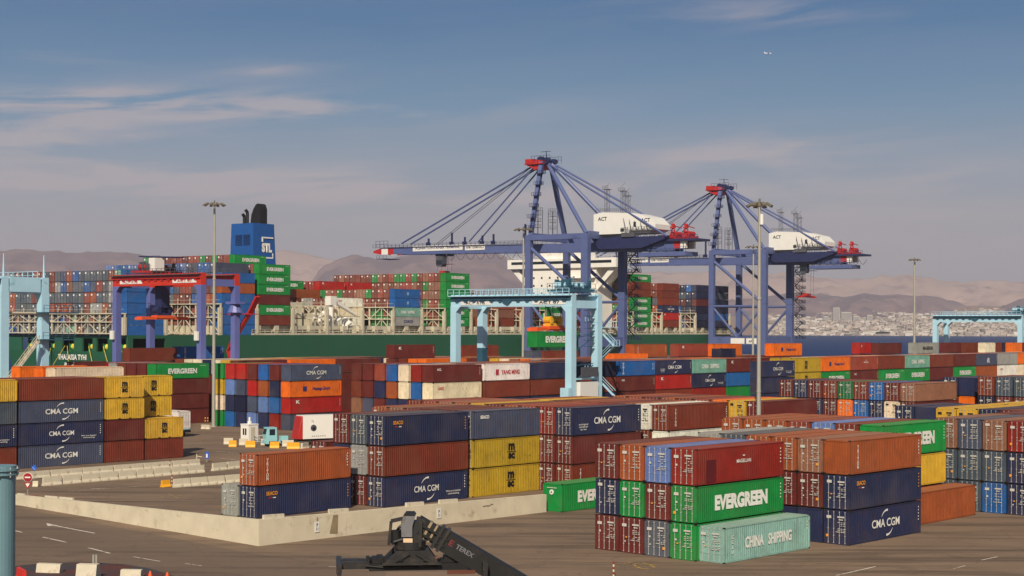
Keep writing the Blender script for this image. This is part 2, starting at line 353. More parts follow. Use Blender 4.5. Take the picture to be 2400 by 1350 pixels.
def g_door(mb, y0, y1, Hc):
    z0, z1 = 0.2, Hc - 0.14; mb.box(0.045, 0.09, y0, y1, z0, z1)
    mb.box(0.028, 0.045, y0, y0 + 0.07, z0, z1); mb.box(0.028, 0.045, y1 - 0.07, y1, z0, z1)
    n = 5
    for i in range(n + 1):
        z = z0 + (z1 - z0 - 0.12) * i / n; mb.box(0.026, 0.045, y0 + 0.07, y1 - 0.07, z, z + 0.12)
def g_rod(mb, y, Hc):
    mb.tube((0.0, y, 0.1), (0.0, y, Hc - 0.07), 0.02, 6)
    for z in (0.14, 0.75, 1.35, Hc - 0.75, Hc - 0.16): mb.box(-0.025, 0.03, y - 0.045, y + 0.045, z - 0.03, z + 0.03)
    mb.box(-0.045, -0.02, y - 0.02, y + 0.34 if y < CW / 2 else y + 0.02, 1.05, 1.1)
DARKF = mat('corner_casting', (48, 38, 34), 0.7, 0.2, 0.3)
HC = 2.9
PROTO = {}
def proto(L, part):
    k = (L, part)
    if k in PROTO: return PROTO[k]
    mb = MB()
    if part == 'frame': g_frame(mb, L, HC); g_floor(mb, L)
    elif part == 'roof_panel': g_roof(mb, L, HC)
    elif part == 'side_panel': g_side(mb, L, HC, 0.02, -1)
    elif part == 'side_panel_b': g_side(mb, L, HC, CW - 0.02, 1)
    elif part == 'end_near': corr_y(mb, 0.15, CW - 0.15, 0.03, 0.18, HC - 0.13, -1)
    elif part == 'end_far': corr_y(mb, 0.15, CW - 0.15, L - 0.03, 0.18, HC - 0.13, 1)
    elif part == 'door_a': g_door(mb, 0.16, CW / 2 - 0.005, HC)
    elif part == 'door_b': g_door(mb, CW / 2 + 0.005, CW - 0.16, HC)
    elif part.startswith('rod'): g_rod(mb, {'0': 0.42, '1': 0.95, '2': 1.49, '3': 2.02}[part[3]], HC)
    elif part == 'whole_doors':
        g_frame(mb, L, HC); g_floor(mb, L); g_roof(mb, L, HC); g_side(mb, L, HC, 0.02, -1); g_side(mb, L, HC, CW - 0.02, 1); corr_y(mb, 0.15, CW - 0.15, L - 0.03, 0.18, HC - 0.13, 1)
        k0 = len(mb.m); g_door(mb, 0.16, CW / 2 - 0.005, HC); g_door(mb, CW / 2 + 0.005, CW - 0.16, HC)
    elif part == 'whole_plain':
        g_frame(mb, L, HC); g_floor(mb, L); g_roof(mb, L, HC); g_side(mb, L, HC, 0.02, -1); g_side(mb, L, HC, CW - 0.02, 1)
        corr_y(mb, 0.15, CW - 0.15, L - 0.03, 0.18, HC - 0.13, 1); corr_y(mb, 0.15, CW - 0.15, 0.03, 0.18, HC - 0.13, -1)
    mats = [GALV] if part.startswith('rod') else [PAINT, DARKF]
    nm = {'side_panel_b': 'side_panel', 'end_near': 'end_panel', 'end_far': 'end_panel', 'door_a': 'door', 'door_b': 'door'}.get(part, 'lock_rod' if part.startswith('rod') else 'container_shell')
    PROTO[k] = mb.mesh(nm, mats); return PROTO[k]
# door lettering sets
def door_marks(seed, ck='w', big=False):
    k = ('dm', seed, ck)
    if k in PROTO: return PROTO[k]
    rnd = random.Random(seed); mb = MB()
    def r(y, z, w, h, mi=0):   # y measured from the reader's left = high y
        mb.quad((-0.052, y, z), (-0.052, y - w, z), (-0.052, y - w, z + h), (-0.052, y, z + h), mi=mi)
    z = HC - 0.62
    r(1.12, z, 0.66, 0.13); r(0.98, z - 0.2, 0.40, 0.08); z -= 0.42
    for i in range(6):
        for a, ww in ((1.10, 0.22), (0.80, 0.16), (0.55, 0.2)):
            if rnd.random() < 0.75: r(a, z, ww, 0.05)
        z -= 0.14 if i != 2 else 0.26
    r(2.15, HC - 0.55 - rnd.random() * 0.3, 0.45, 0.24)
    if rnd.random() < 0.6: r(2.0, 1.5, 0.2, 0.16)
    if rnd.random() < 0.5: r(1.9, 0.9, 0.12, 0.12)
    if seed in (1, 4, 9, 13): r(0.62 if rnd.random() < .6 else 2.2, 0.62, 0.22, 0.22, 1)
    elif rnd.random() < 0.25: r(1.8, 1.25, 0.16, 0.1, 1)
    PROTO[k] = mb.mesh('lettering', [LET['g'] if ck == 'w' else LET[ck], ORL]); return PROTO[k]

PAL = {  # name -> (sRGB of the paint, words for the label)
    'maroon': ((98, 38, 33), 'maroon'), 'dred': ((132, 34, 24), 'dark red'), 'red': ((168, 32, 27), 'bright red'), 'rust': ((150, 76, 38), 'rusty orange'),
    'brown': ((116, 50, 33), 'red brown'), 'tan': ((138, 94, 72), 'faded tan'), 'orange': ((226, 106, 22), 'vivid orange'), 'pink': ((142, 62, 46), 'faded red'),
    'navy': ((37, 44, 76), 'navy'), 'gnavy': ((68, 76, 98), 'slate blue'), 'blue': ((32, 92, 158), 'bright blue'), 'lblue': ((96, 122, 176), 'pale blue'),
    'green': ((18, 130, 58), 'bright green'), 'dgreen': ((30, 104, 62), 'dark green'), 'yellow': ((204, 162, 48), 'yellow'), 'ochre': ((178, 146, 36), 'mustard yellow'),
    'cream': ((222, 206, 178), 'cream'), 'white': ((226, 222, 212), 'white'), 'grey': ((148, 148, 144), 'grey'), 'dgrey': ((84, 90, 98), 'dark grey'), 'teal': ((112, 164, 146), 'pale teal'),
    'steel': ((68, 80, 92), 'weathered grey blue'), 'mint': ((130, 172, 160), 'washed out teal'), 'dnavy': ((24, 30, 58), 'blackish navy')}
def vary(c, rnd, a=0.07):
    k = 1 + rnd.uniform(-a, a); return tuple(min(1, max(0, v * k * (1 + rnd.uniform(-a, a) * .5))) for v in c[:3]) + (1,)
CNT = [0]
LOGOW = {'EVG': 'white block letters', 'EVGB': 'white block letters', 'CMA': 'white letters and arcs', 'CMB': 'white letters and arcs', 'CMC': 'white letters and arcs', 'CHS': 'spaced white letters', 'MSC': 'stacked black letters', 'SEA': 'small orange lettering', 'SE2': 'small white lettering',
         'TRI': 'vertical white lettering', 'HAP': 'dark blue lettering', 'YML': 'red lettering', 'HAN': 'vertical white letters', 'UAS': 'small red letters', 'MRK': 'black lettering', 'COS': 'dark lettering', 'DIA': 'pale diamond emblem', 'BIG': 'big white letters', 'CRN': 'small white emblem', 'KLN': 'small white mark', 'NOL': 'small white letters'}
def container(loc, rz, col, lab, logo_k=None, L=12.19, hz=HC, near=False, doors=True, group='stacked shipping containers', logo_dx=0.0, marks=True):
    """one shipping container; `near` ones get every part as a mesh of its own"""
    CNT[0] += 1; rnd = random.Random(CNT[0] * 13 + 5); c = vary(srgb(*PAL[col][0]), rnd); s = (1, 1, hz / HC)
    if near:
        r = empty('shipping_container', loc, rz); r.scale = s
        link('frame', proto(L, 'frame'), r, c); link('roof_panel', proto(L, 'roof_panel'), r, c)
        link('side_panel', proto(L, 'side_panel'), r, c); link('side_panel', proto(L, 'side_panel_b'), r, c); link('end_panel', proto(L, 'end_far'), r, c)
        if doors:
            for d, rods in (('door_a', '01'), ('door_b', '23')):
                dd = link('door', proto(L, d), r, c)
                for q in rods: link('lock_rod', proto(L, 'rod' + q), dd, c)
            if marks: link('lettering', door_marks(rnd.randrange(16), 'k' if col in ('white', 'cream', 'yellow', 'ochre') else 'w', rnd.random() < .4), r)
        else: link('end_panel', proto(L, 'end_near'), r, c)
    else:
        r = link('shipping_container', proto(L, 'whole_doors' if doors else 'whole_plain'), None, c); r.location = loc; r.rotation_euler.z = rz; r.scale = s
        if doors:
            if marks: link('lettering', door_marks(rnd.randrange(16), 'k' if col in ('white', 'cream', 'yellow', 'ochre') else 'w'), r)
            for q in '0123': link('lock_rod', proto(L, 'rod' + q), r, c)
    if logo_k:
        lo = link('lettering', logo(logo_k), r); lo.location = (L / 2 + logo_dx, -0.022, HC / 2)
        if L < 7 and logo_k not in ('MSC', 'MRK'): lo.scale = (0.5, 1, 0.8)
        elif L < 7: lo.scale = (0.8, 1, 0.9)
    tag(r, lab, 'shipping container', group); return r

# every container too small or too hidden to be a thing of its own goes here
STV = MB(); STC = []
def stuff_container(loc, rz, col, L=12.19, hz=HC, ends=True, detail=True, dark=1.0):
    rnd = random.Random(len(STC) + 99); c = vary(srgb(*PAL[col][0]), rnd, 0.12)
    cs, sn = math.cos(rz), math.sin(rz)
    def P(x, y, z): return (loc[0] + x * cs - y * sn, loc[1] + x * sn + y * cs, loc[2] + z)
    def bx(x0, x1, y0, y1, z0, z1, cc):
        k = len(STV.v); STV.v += [P(x0, y0, z0), P(x1, y0, z0), P(x1, y1, z0), P(x0, y1, z0), P(x0, y0, z1), P(x1, y0, z1), P(x1, y1, z1), P(x0, y1, z1)]
        for f in ((0, 3, 2, 1), (4, 5, 6, 7), (0, 1, 5, 4), (1, 2, 6, 5), (2, 3, 7, 6), (3, 0, 4, 7)): STV.f.append(tuple(k + i for i in f)); STV.m.append(0); STC.append(cc)
    dk = tuple(v * 0.5 for v in c[:3]) + (1,)
    bx(0.0, L, 0, CW, 0.06, hz - 0.06, c)
    if detail:
        lt = tuple(v * 0.6 + 0.25 for v in c[:3]) + (1,)
        for y in (0.42, 0.95, 1.49, 2.02): bx(-0.05, -0.0, y - 0.035, y + 0.035, 0.1, hz - 0.1, lt)
        bx(-0.04, 0, 1.17, 1.27, 0.1, hz - 0.1, dk)
        bx(-0.05, 0, 0.35, 1.05, hz * .55, hz * .8, tuple(v * .75 + .15 for v in c[:3]) + (1,)) if rnd.random() < .5 else None
        if rnd.random() < .75: bx(-0.06, 0, 1.5, 2.1, hz * .68, hz * .84, (0.75, 0.75, 0.72, 1))

ORD = ['first', 'second', 'third', 'fourth', 'fifth', 'sixth', 'seventh', 'eighth', 'ninth', 'tenth', 'eleventh', 'twelfth', 'thirteenth']
TIER = {0: 'top', 1: 'second', 2: 'third', 3: 'fourth', 4: 'bottom'}
def block(name, A, theta, ztop, n, cols, pitch=2.6, bay=13.0, near=False, doors=True, L=12.19, gap=0.07):
    """A: ground point of the near right corner. cols: {(row, bay): [top .. down] of 'colour[:LOGO][!]' or None (hidden: no thing)};
    row counts away from the viewer along P, bay along L.  '/p' plain end, '/d' doors."""
    th = R(theta); Lv = Vector((math.sin(th), math.cos(th), 0)); Pv = Vector((-math.cos(th), math.sin(th), 0)); rz = R(90) - th; h = ztop / n
    for (i, j), lst in cols.items():
        jj = j; p0 = Vector((A[0], A[1], 0)) + Pv * (pitch * i) + Lv * (bay * jj)
        nn = len(lst)
        for t, it in enumerate(lst):
            z = ztop - (t + 1) * h
            if z < -0.3: break
            jit = random.Random(hash((name, i * 31 + 7, int(j * 10), t)) & 0xffff if False else (i * 131 + int(j * 10) * 17 + t * 7 + len(name))).uniform(-0.06, 0.06)
            loc = p0 + Lv * jit; loc.z = max(z, 0.0)
            if it is None: continue
            hid = it.startswith('~')
            if hid: stuff_container(loc, rz, it[1:], L, h - gap, detail=False); continue
            col, _, lg = it.partition(':'); pl = not doors
            if lg.endswith('/p'): pl = True; lg = lg[:-2]
            if lg.endswith('/d'): pl = False; lg = lg[:-2]
            if col.endswith('/p'): pl = True; col = col[:-2]
            if col.endswith('/d'): pl = False; col = col[:-2]
            rows = sorted({a for a, b in cols}); bays = sorted({b for a, b in cols})
            tw = {0: 'top tier', 1: 'second tier down', 2: 'third tier down', 3: 'fourth tier down', 4: 'fifth tier down'}[t]
            lab = PAL[col][1] + ' container'
            if lg and i == min(rows): lab = PAL[col][1] + ' container, ' + LOGOW.get(lg, 'lettering').split()[-1]
            pos = []
            if len(rows) > 1: pos.append(('nearest' if rows.index(i) == 0 else ORD[rows.index(i)]) + ' row')
            if len(bays) > 1: pos.append(ORD[bays.index(j)] + ' bay')
            lab += ', ' + tw.replace(' tier down', ' tier') + (', ' + ' '.join(pos) if pos else '') + ', ' + name
            container(loc, rz, col, lab, lg or None, L, h - gap, near, not pl, group='containers in the ' + name)
    return Lv, Pv

# ------------------------------------------------------------------ ground, quay, water, hills
def asphalt(name, a, b_, patch, seams=False):
    m, t, b = matn(name)
    tcn = setn(t, 'ShaderNodeTexCoord'); ob = tcn.outputs['Object']
    def nz_(sc_, det, vec=ob, ro=0.6):
        n = setn(t, 'ShaderNodeTexNoise'); n.inputs['Scale'].default_value = sc_; n.inputs['Detail'].default_value = det; n.inputs['Roughness'].default_value = ro; t.links.new(vec, n.inputs['Vector']); return n.outputs[0]
    def mr_(v, lo, hi, a_=0, b2=1):
        n = setn(t, 'ShaderNodeMapRange'); n.inputs[1].default_value = lo; n.inputs[2].default_value = hi; n.inputs[3].default_value = a_; n.inputs[4].default_value = b2; t.links.new(v, n.inputs[0]); return n.outputs[0]
    def mix_(f, c1, c2):
        n = setn(t, 'ShaderNodeMixRGB')
        for i, v in enumerate((f, c1, c2)):
            if isinstance(v, tuple): n.inputs[i].default_value = v
            else: t.links.new(v, n.inputs[i])
        return n.outputs[0]
    c = mix_(mr_(nz_(0.05, 8), 0.35, 0.65), srgb(*a), srgb(*b_))
    # long streaks left by tyres, along the driving direction
    mp = setn(t, 'ShaderNodeMapping'); mp.inputs['Rotation'].default_value = (0, 0, R(-16)); mp.inputs['Scale'].default_value = (0.035, 0.42, 1); t.links.new(ob, mp.inputs[0])
    c = mix_(mr_(nz_(1.0, 7, mp.outputs[0]), 0.50, 0.64, 0, 0.85), c, srgb(*patch))
    mp2 = setn(t, 'ShaderNodeMapping'); mp2.inputs['Rotation'].default_value = (0, 0, R(24)); mp2.inputs['Scale'].default_value = (0.04, 0.6, 1); mp2.inputs['Location'].default_value = (13, 5, 0); t.links.new(ob, mp2.inputs[0])
    c = mix_(mr_(nz_(1.0, 7, mp2.outputs[0]), 0.54, 0.68, 0, 0.7), c, srgb(*patch))
    c = mix_(mr_(nz_(0.45, 9, ro=0.7), 0.66, 0.75, 0, 0.55), c, srgb(48, 40, 34))
    c = mix_(mr_(nz_(9.0, 4), 0.3, 0.7, 0, 0.16), c, srgb(150, 132, 112))
    # paving bays, cracks and oil
    br = setn(t, 'ShaderNodeTexBrick'); br.inputs['Scale'].default_value = 1.0; br.inputs['Mortar Size'].default_value = 0.035; br.inputs['Mortar Smooth'].default_value = 0.6
    br.inputs['Brick Width'].default_value = 9.0; br.inputs['Row Height'].default_value = 6.0; br.inputs['Color1'].default_value = (0, 0, 0, 1); br.inputs['Color2'].default_value = (0.25, 0.25, 0.25, 1); br.inputs['Mortar'].default_value = (1, 1, 1, 1)
    mp3 = setn(t, 'ShaderNodeMapping'); mp3.inputs['Rotation'].default_value = (0, 0, R(-49)); t.links.new(ob, mp3.inputs[0]); t.links.new(mp3.outputs[0], br.inputs['Vector'])
    c = mix_(mr_(br.outputs['Color'], 0.0, 1.0, 0, 0.5), c, srgb(*patch))
    vo_ = setn(t, 'ShaderNodeTexVoronoi', feature='DISTANCE_TO_EDGE'); vo_.inputs['Scale'].default_value = 0.16; vo_.inputs['Randomness'].default_value = 1.0
    wob = setn(t, 'ShaderNodeVectorMath', operation='ADD'); t.links.new(ob, wob.inputs[0]); nn = setn(t, 'ShaderNodeTexNoise'); nn.inputs['Scale'].default_value = 0.5; nn.inputs['Detail'].default_value = 6; t.links.new(ob, nn.inputs['Vector'])
    nsc = setn(t, 'ShaderNodeVectorMath', operation='SCALE'); nsc.inputs[3].default_value = 3.0; t.links.new(nn.outputs['Color'], nsc.inputs[0]); t.links.new(nsc.outputs[0], wob.inputs[1]); t.links.new(wob.outputs[0], vo_.inputs['Vector'])
    c = mix_(mr_(vo_.outputs['Distance'], 0.0, 0.012, 0.32, 0), c, srgb(52, 43, 36))
    c = mix_(mr_(nz_(0.22, 4), 0.60, 0.72, 0, 0.45), c, srgb(70, 58, 48))
    c = mix_(mr_(nz_(1.3, 3), 0.70, 0.76, 0, 0.7), c, srgb(36, 31, 28))
    t.links.new(c, b.inputs['Base Color']); b.inputs['Roughness'].default_value = 0.9
    bp = setn(t, 'ShaderNodeBump'); bp.inputs['Strength'].default_value = 0.25; t.links.new(nz_(6.0, 6), bp.inputs['Height']); t.links.new(bp.outputs[0], b.inputs['Normal'])
    return m
YARD = asphalt('yard_asphalt', (134, 111, 90), (112, 92, 74), (74, 59, 47))
THS = R(37); LS = Vector((math.sin(THS), math.cos(THS), 0)); PS = Vector((-math.cos(THS), math.sin(THS), 0)); RZS = R(90) - THS
SH = Vector((-99.3, 408.4, 0))                      # ship: near corner of the stern at the hull side
quay0 = SH - PS * 3.0
def quay(t, off=0.0): return quay0 + LS * t - PS * off
mb = MB()
a, b_ = quay(-2000), quay(2600)
g = [(a.x, a.y), (b_.x, b_.y), (6000, b_.y), (6000, -200), (a.x, -200)] if a.x < 0 else None
poly = [(a.x, a.y), (5000, a.y), (5000, b_.y), (b_.x, b_.y)]
k = [Vector((p[0], p[1], 0)) for p in poly]
mb.quad(*k); yard = struct(build(mb, 'yard_ground', YARD))
mb = MB()   # quay wall and its edge beam
mb.bar(quay(-2000, 0.6) + Vector((0, 0, -3.6)), quay(2600, 0.6) + Vector((0, 0, -3.6)), 1.2, 7.19)
mb.bar(quay(-2000, 0.5) + Vector((0, 0, 0.14)), quay(2600, 0.5) + Vector((0, 0, 0.14)), 0.5, 0.26)
struct(build(mb, 'quay_wall', mat('quay_concrete', (170, 160, 145), 0.9, 0, 0.2, 0.5)))
def water_mat():
    m, t, b = matn('sea_water'); b.inputs['Base Color'].default_value = srgb(20, 48, 96); b.inputs['Roughness'].default_value = 0.5; b.inputs['IOR'].default_value = 1.33
    b.inputs['Specular IOR Level'].default_value = 0.08
    tcn = setn(t, 'ShaderNodeTexCoord'); n = setn(t, 'ShaderNodeTexNoise'); n.inputs['Scale'].default_value = 0.15; n.inputs['Detail'].default_value = 8; t.links.new(tcn.outputs['Object'], n.inputs['Vector'])
    bp = setn(t, 'ShaderNodeBump'); bp.inputs['Strength'].default_value = 1.0; bp.inputs['Distance'].default_value = 1.5; t.links.new(n.outputs[0], bp.inputs['Height']); t.links.new(bp.outputs[0], b.inputs['Normal'])
    return m
mb = MB(); mb.quad((-14000, -3000, -2.6), (14000, -3000, -2.6), (14000, 26000, -2.6), (-14000, 26000, -2.6))
struct(build(mb, 'sea', water_mat()))

from mathutils import noise as MN
def hill_range(name, profile, Y, depth, mcol, base=0.0, seed=0, rough=22.0, x_step=30, rows=34, front=0.0):
    """a real ridge: profile gives photo pixels of its skyline; the ground rises to it over `depth` metres and falls behind"""
    xs = []; x = profile[0][0]
    pts = [(at(px, py, Y)) for px, py in profile]
    X0, X1 = pts[0].x, pts[-1].x; n = int((X1 - X0) / x_step); mb = MB(); W = []
    for i in range(n + 1):
        X = X0 + (X1 - X0) * i / n
        for a_, b2 in zip(pts, pts[1:]):
            if a_.x <= X <= b2.x: f = (X - a_.x) / (b2.x - a_.x); zt = a_.z + (b2.z - a_.z) * f; break
        zt += (abs(MN.noise(Vector((X / 210.0, seed, 0)))) * -30 + 8 + MN.noise(Vector((X / 70.0, seed, 4))) * 12) * (Y / 8600)
        col_ = []
        for j in range(rows + 1):
            v = j / rows
            if v <= 0.7: s = v / 0.7; prof = s ** 1.25
            else: s = (v - 0.7) / 0.3; prof = 1 - s * 0.8
            yy = Y - depth + depth * v / 0.7
            xx = X * yy / Y
            rdg = MN.fractal(Vector((xx / 520.0, yy / 900.0, seed)), 1.0, 2.1, 7) 
            gul = abs(MN.noise(Vector((xx / 150.0 + rdg * .6, yy / 800.0, seed + 5)))) * 1.3 + abs(MN.noise(Vector((xx / 60.0, yy / 300.0, seed + 8)))) * .4
            z = base + (zt - base) * prof + rough * (rdg * 1.6 + (0.4 - gul) * 2.6) * (0.25 + math.sin(min(1, v / 0.7) * math.pi) * 1.0) * (0.45 if abs(v - 0.7) < .02 else 1)
            col_.append((xx, yy, max(z, -8)))
        W.append(col_)
    k = 0
    for c_ in W: mb.v += c_
    for i in range(n):
        for j in range(rows):
            a_ = i * (rows + 1) + j; mb.f.append((a_, a_ + rows + 1, a_ + rows + 2, a_ + 1)); mb.m.append(0)
    o = build(mb, name, mcol, smooth=True); return struct(o)
ROCK1 = mat('purple_rock', (108, 88, 98), 0.95, 0, 0.25, 0.002, dirt=(136, 110, 110), dscale=0.004, dpos=(0.45, 0.62))
ROCK2 = mat('tan_rock', (180, 150, 138), 0.95, 0, 0.22, 0.0015, dirt=(138, 108, 102), dscale=0.003, dpos=(0.5, 0.66))
hill_range('hills', [(-700, 640), (-300, 600), (0, 584), (60, 583), (130, 588), (230, 590), (320, 593), (420, 610), (560, 640), (700, 668), (730, 662), (760, 622), (800, 604), (835, 598), (870, 603), (885, 612), (930, 604), (980, 587),
            (1060, 584), (1150, 590), (1200, 606), (1280, 640), (1400, 668), (1520, 690), (1640, 705), (1760, 700), (1870, 684), (1930, 690), (1990, 694), (2030, 688), (2060, 694), (2110, 691), (2180, 694), (2240, 706), (2290, 720), (2330, 722), (2370, 712), (2420, 690), (2700, 640), (3100, 620)],
           8600, 2400, ROCK1, base=25, seed=2, rough=26)
hill_range('hills', [(-800, 640), (0, 640), (200, 625), (420, 604), (560, 596), (640, 582), (690, 588), (760, 604), (850, 618), (900, 606), (950, 612), (1100, 620), (1400, 640), (1500, 634), (1620, 640), (1760, 632), (1850, 640), (1900, 650), (2000, 655), (2060, 645), (2120, 643), (2190, 655), (2260, 660), (2330, 658), (2400, 662), (2700, 640), (3200, 640)],
           13500, 3200, ROCK2, base=60, seed=9, rough=36, x_step=70)
# the slope of the far shore and the town on it
SHORE = mat('shore_sand', (140, 114, 100), 0.95, 0, 0.2, 0.01, dirt=(130, 104, 92), dscale=0.01)
mb = MB(); SX0, SX1, SN, SM = -4200, 5200, 70, 20
def shore_z(x, y): 
    v = (y - 5000) / 3300.0; return -3.5 + 8 * min(1, v * 12) + 165 * v ** 1.25 * (0.8 + 0.35 * MN.noise(Vector((x / 900., y / 900., 3)))) 
for i in range(SN + 1):
    for j in range(SM + 1):
        x = SX0 + (SX1 - SX0) * i / SN; y = 4990 + 3300 * (j / SM) ** 1.6 - (min(0, x) * -0.25 if x < 0 else 0) * 0; mb.v.append((x, y, shore_z(x, max(y, 5000))))
for i in range(SN):
    for j in range(SM): a_ = i * (SM + 1) + j; mb.f.append((a_, a_ + SM + 1, a_ + SM + 2, a_ + 1)); mb.m.append(0)
struct(build(mb, 'far_shore', SHORE))
rnd = random.Random(5); cmb_ = MB(); CC = []
CITY = [(0.52, 0.47, 0.43, 1), (0.40, 0.35, 0.31, 1), (0.66, 0.62, 0.58, 1), (0.32, 0.27, 0.24, 1), (0.50, 0.42, 0.36, 1), (0.24, 0.20, 0.18, 1), (0.12, 0.12, 0.10, 1)]
def cbox(mb_, x, y, w_, d_, h_, c, z=None):
    z = shore_z(x, y) - 2 if z is None else z; n0 = len(mb_.f); mb_.box(x, x + w_, y, y + d_, z, z + h_ + 2); CC.extend([c] * (len(mb_.f) - n0))
for k_ in range(6500):
    y = 5015 + 2700 * rnd.random() ** 1.2
    px = rnd.uniform(1790, 2520) if rnd.random() < .93 else rnd.uniform(-60, 60)
    dens = MN.noise(Vector((px / 70., y / 230., 1)))
    if dens < -0.75: continue
    x = (px - 1200) * y / F
    c = rnd.choice(CITY[:5] if rnd.random() < .72 else CITY[3:])
    low = rnd.random() < .8
    cbox(cmb_, x, y, rnd.uniform(9, 26), rnd.uniform(9, 20), (rnd.uniform(2, 6) if low else rnd.uniform(6, 11)), c)
me = cmb_.mesh('town', PAINTV); ca = me.color_attributes.new('Col', 'FLOAT_COLOR', 'CORNER')
i_ = 0
for p in me.polygons:
    for li in p.loop_indices: ca.data[li].color = CC[p.index]
town = link('distant_town', me); tag(town, 'mass of pale low buildings climbing the far shore across the water', 'town', kind='stuff')
for px, w_, h_, lab in ((1953, 26, 60, 'tallest white tower block above the middle of the far town'), (1972, 40, 42, 'broad pale tower just right of the tallest far tower'), (1930, 20, 26, 'slim pale block left of the tallest far tower'), (2000, 24, 26, 'small white block on the slope right of the far towers'), (2032, 22, 30, 'lone pale block further along the far town skyline')):
    y = 6300; x = (px - 1200) * y / F; z0 = shore_z(x, y) - 2; mb = MB(); mb.box(0, w_, 0, 20, 0, h_)
    r = build(mb, 'tower_block', mat('pale_render', (180, 174, 166), 0.9, 0, 0.1, 0.05)); r.location = (x, y, z0)
    mb = MB()
    for q in range(int(h_ / 4) - 1): mb.box(1.5, w_ - 1.5, -0.12, -0.01, 3 + q * 4, 4.6 + q * 4)
    build(mb, 'window_band', mat('dim_glass', (80, 84, 92), 0.4), r); tag(r, lab, 'building', 'tower blocks of the far town')
# long low white halls near the far waterline
for q, (px, w_) in enumerate(((2022, 95), (2052, 60), (2112, 70))):
    y = 5060; x = (px - 1200) * y / F; mb = MB(); mb.box(0, w_, 0, 30, 0, 11); mb.prism([(-1, 11), (w_ + 1, 11), (w_ / 2, 15)], 'y', -1, 31)
    r = build(mb, 'waterside_hall', mat('white_hall', (205, 200, 192), 0.8, 0, 0.06, 0.05)); r.location = (x, y, shore_z(x, y) - 1)
    tag(r, ['long white hall at the far waterline, leftmost of three', 'short white hall at the far waterline, middle of three', 'white hall at the far waterline, rightmost of three'][q], 'building', 'white halls on the far shore')

# painted markings (sheets 4 mm apart) and the road in front of the wall
MARK = mat('road_paint', (214, 204, 190), 0.8, 0, 0.15, 1.5, dirt=(130, 114, 100), dscale=1.8, dpos=(0.5, 0.62))
YMARK = mat('yellow_road_paint', (196, 158, 60), 0.8, 0, 0.15, 1.5, dirt=(122, 104, 84), dscale=1.8, dpos=(0.42, 0.55))
LANE = asphalt('lane_asphalt', (118, 98, 81), (101, 83, 68), (76, 62, 51))
mb = MB(); mb.quad(*[Vector((p.x, p.y, 0.004)) for p in (gnd(-700, 1172), gnd(-700, 1420), gnd(20, 1345), gnd(300, 1352), gnd(560, 1400), gnd(900, 1420), gnd(905, 1330), gnd(606, 1300), gnd(38, 1190))])
struct(build(mb, 'lane', LANE))
def line(name, p, q, wd, m, z=0.012):
    a_, b2 = gnd(*p), gnd(*q); d = (b2 - a_).normalized(); s_ = Vector((-d.y, d.x, 0)) * wd / 2; mb = MB()
    mb.quad(*[v + Vector((0, 0, z)) for v in (a_ - s_, b2 - s_, b2 + s_, a_ + s_)]); return struct(build(mb, name, m))
for i, (p, q, wd) in enumerate([((112, 1229), (222, 1250), 0.22), ((100, 1259), (155, 1271), 0.2), ((207, 1284), (258, 1297), 0.2), ((10, 1238), (52, 1248), 0.2), ((312, 1305), (376, 1316), 0.14), ((434, 1321), (472, 1326), 0.14),
        ((1960, 1349), (2052, 1328), 0.16), ((2300, 1313), (2338, 1305), 0.14), ((2235, 1333), (2262, 1326), 0.12), ((770, 1328), (806, 1330), 0.12), ((215, 1146), (247, 1145), 0.25), ((160, 1152), (350, 1138), 0.08), ((505, 1058), (560, 1062), 0.12), ((515, 1074), (552, 1078), 0.15)]):
    line('road_marking', p, q, wd, MARK)
a_ = gnd(112, 1229); mb = MB()
for pts in ([(108, 1226), (112, 1233), (140, 1233)],): mb.quad(*[gnd(*p) + Vector((0, 0, 0.013)) for p in pts])
struct(build(mb, 'road_arrow', MARK))
for p, q in (((1462, 1320), (1545, 1325)), ((1480, 1330), (1520, 1334)), ((1470, 1316), (1500, 1332)), ((1505, 1318), (1535, 1330)), ((368, 1165), (425, 1161)), ((395, 1158), (420, 1168))): line('yellow_marking', p, q, 0.18, YMARK)
line('yellow_marking', (380, 1137), (180, 1152), 0.1, YMARK)

# ------------------------------------------------------------------ yard: blocks of stacked containers
S1 = 'front right stack'
block(S1, (14.3, 121.9), 42.6, 8.74, 3, {(0, 0): ['dred:CRN', 'green:EVGB', 'green'], (1, 0): ['lblue', 'maroon', 'dgrey'], (2, 0): ['rust', 'green', 'maroon'], (3, 0): ['maroon', 'navy', 'maroon']}, near=True, pitch=2.56)
block('beside the front right stack', (16.33, 120.7), 42.6, 2.83, 1, {(0, 0): ['mint:CHS']}, near=True)
for o in bpy.data.objects:      # the cut-out patch in the red container's side
    if o.get('label', '').startswith('dark red container, emblem'):
        mb = MB(); mb.box(1.25, 2.55, -0.03, 0.0, 0.18, 1.95)
        build(mb, 'side_door', mat('side_door_paint', (92, 14, 20), 0.6), o)
block('stack right of the front stack', (28.1, 131.1), 42.6, 8.8, 3, {(0, 0): ['rust/p:TRI', 'navy:SEA', 'navy:CMA'], (1, 0): ['tan', 'maroon', 'navy/p'], (2, 0): ['rust', 'maroon', '~navy'], (3, 0): ['rust', '~rust', '~navy'],
       (4, 0): ['dgrey', '~rust', '~navy'], (5, 0): ['grey', '~rust', '~navy']}, near=True)
block('stack behind the right orange one', (34.3, 145.6), 42.6, 9.2, 3, {(0, 0): ['green/p:EVGB', 'yellow/p', '~maroon'], (1, 0): ['brown', '~rust', '~navy'], (2, 0): ['lblue', '~rust', '~navy'], (3, 0): ['pink', '~rust', '~navy'],
       (4, 0): ['rust', 'rust', '~navy'], (5, 0): ['rust', 'rust', '~navy'], (6, 0): ['rust', '~rust', '~navy']}, near=True)
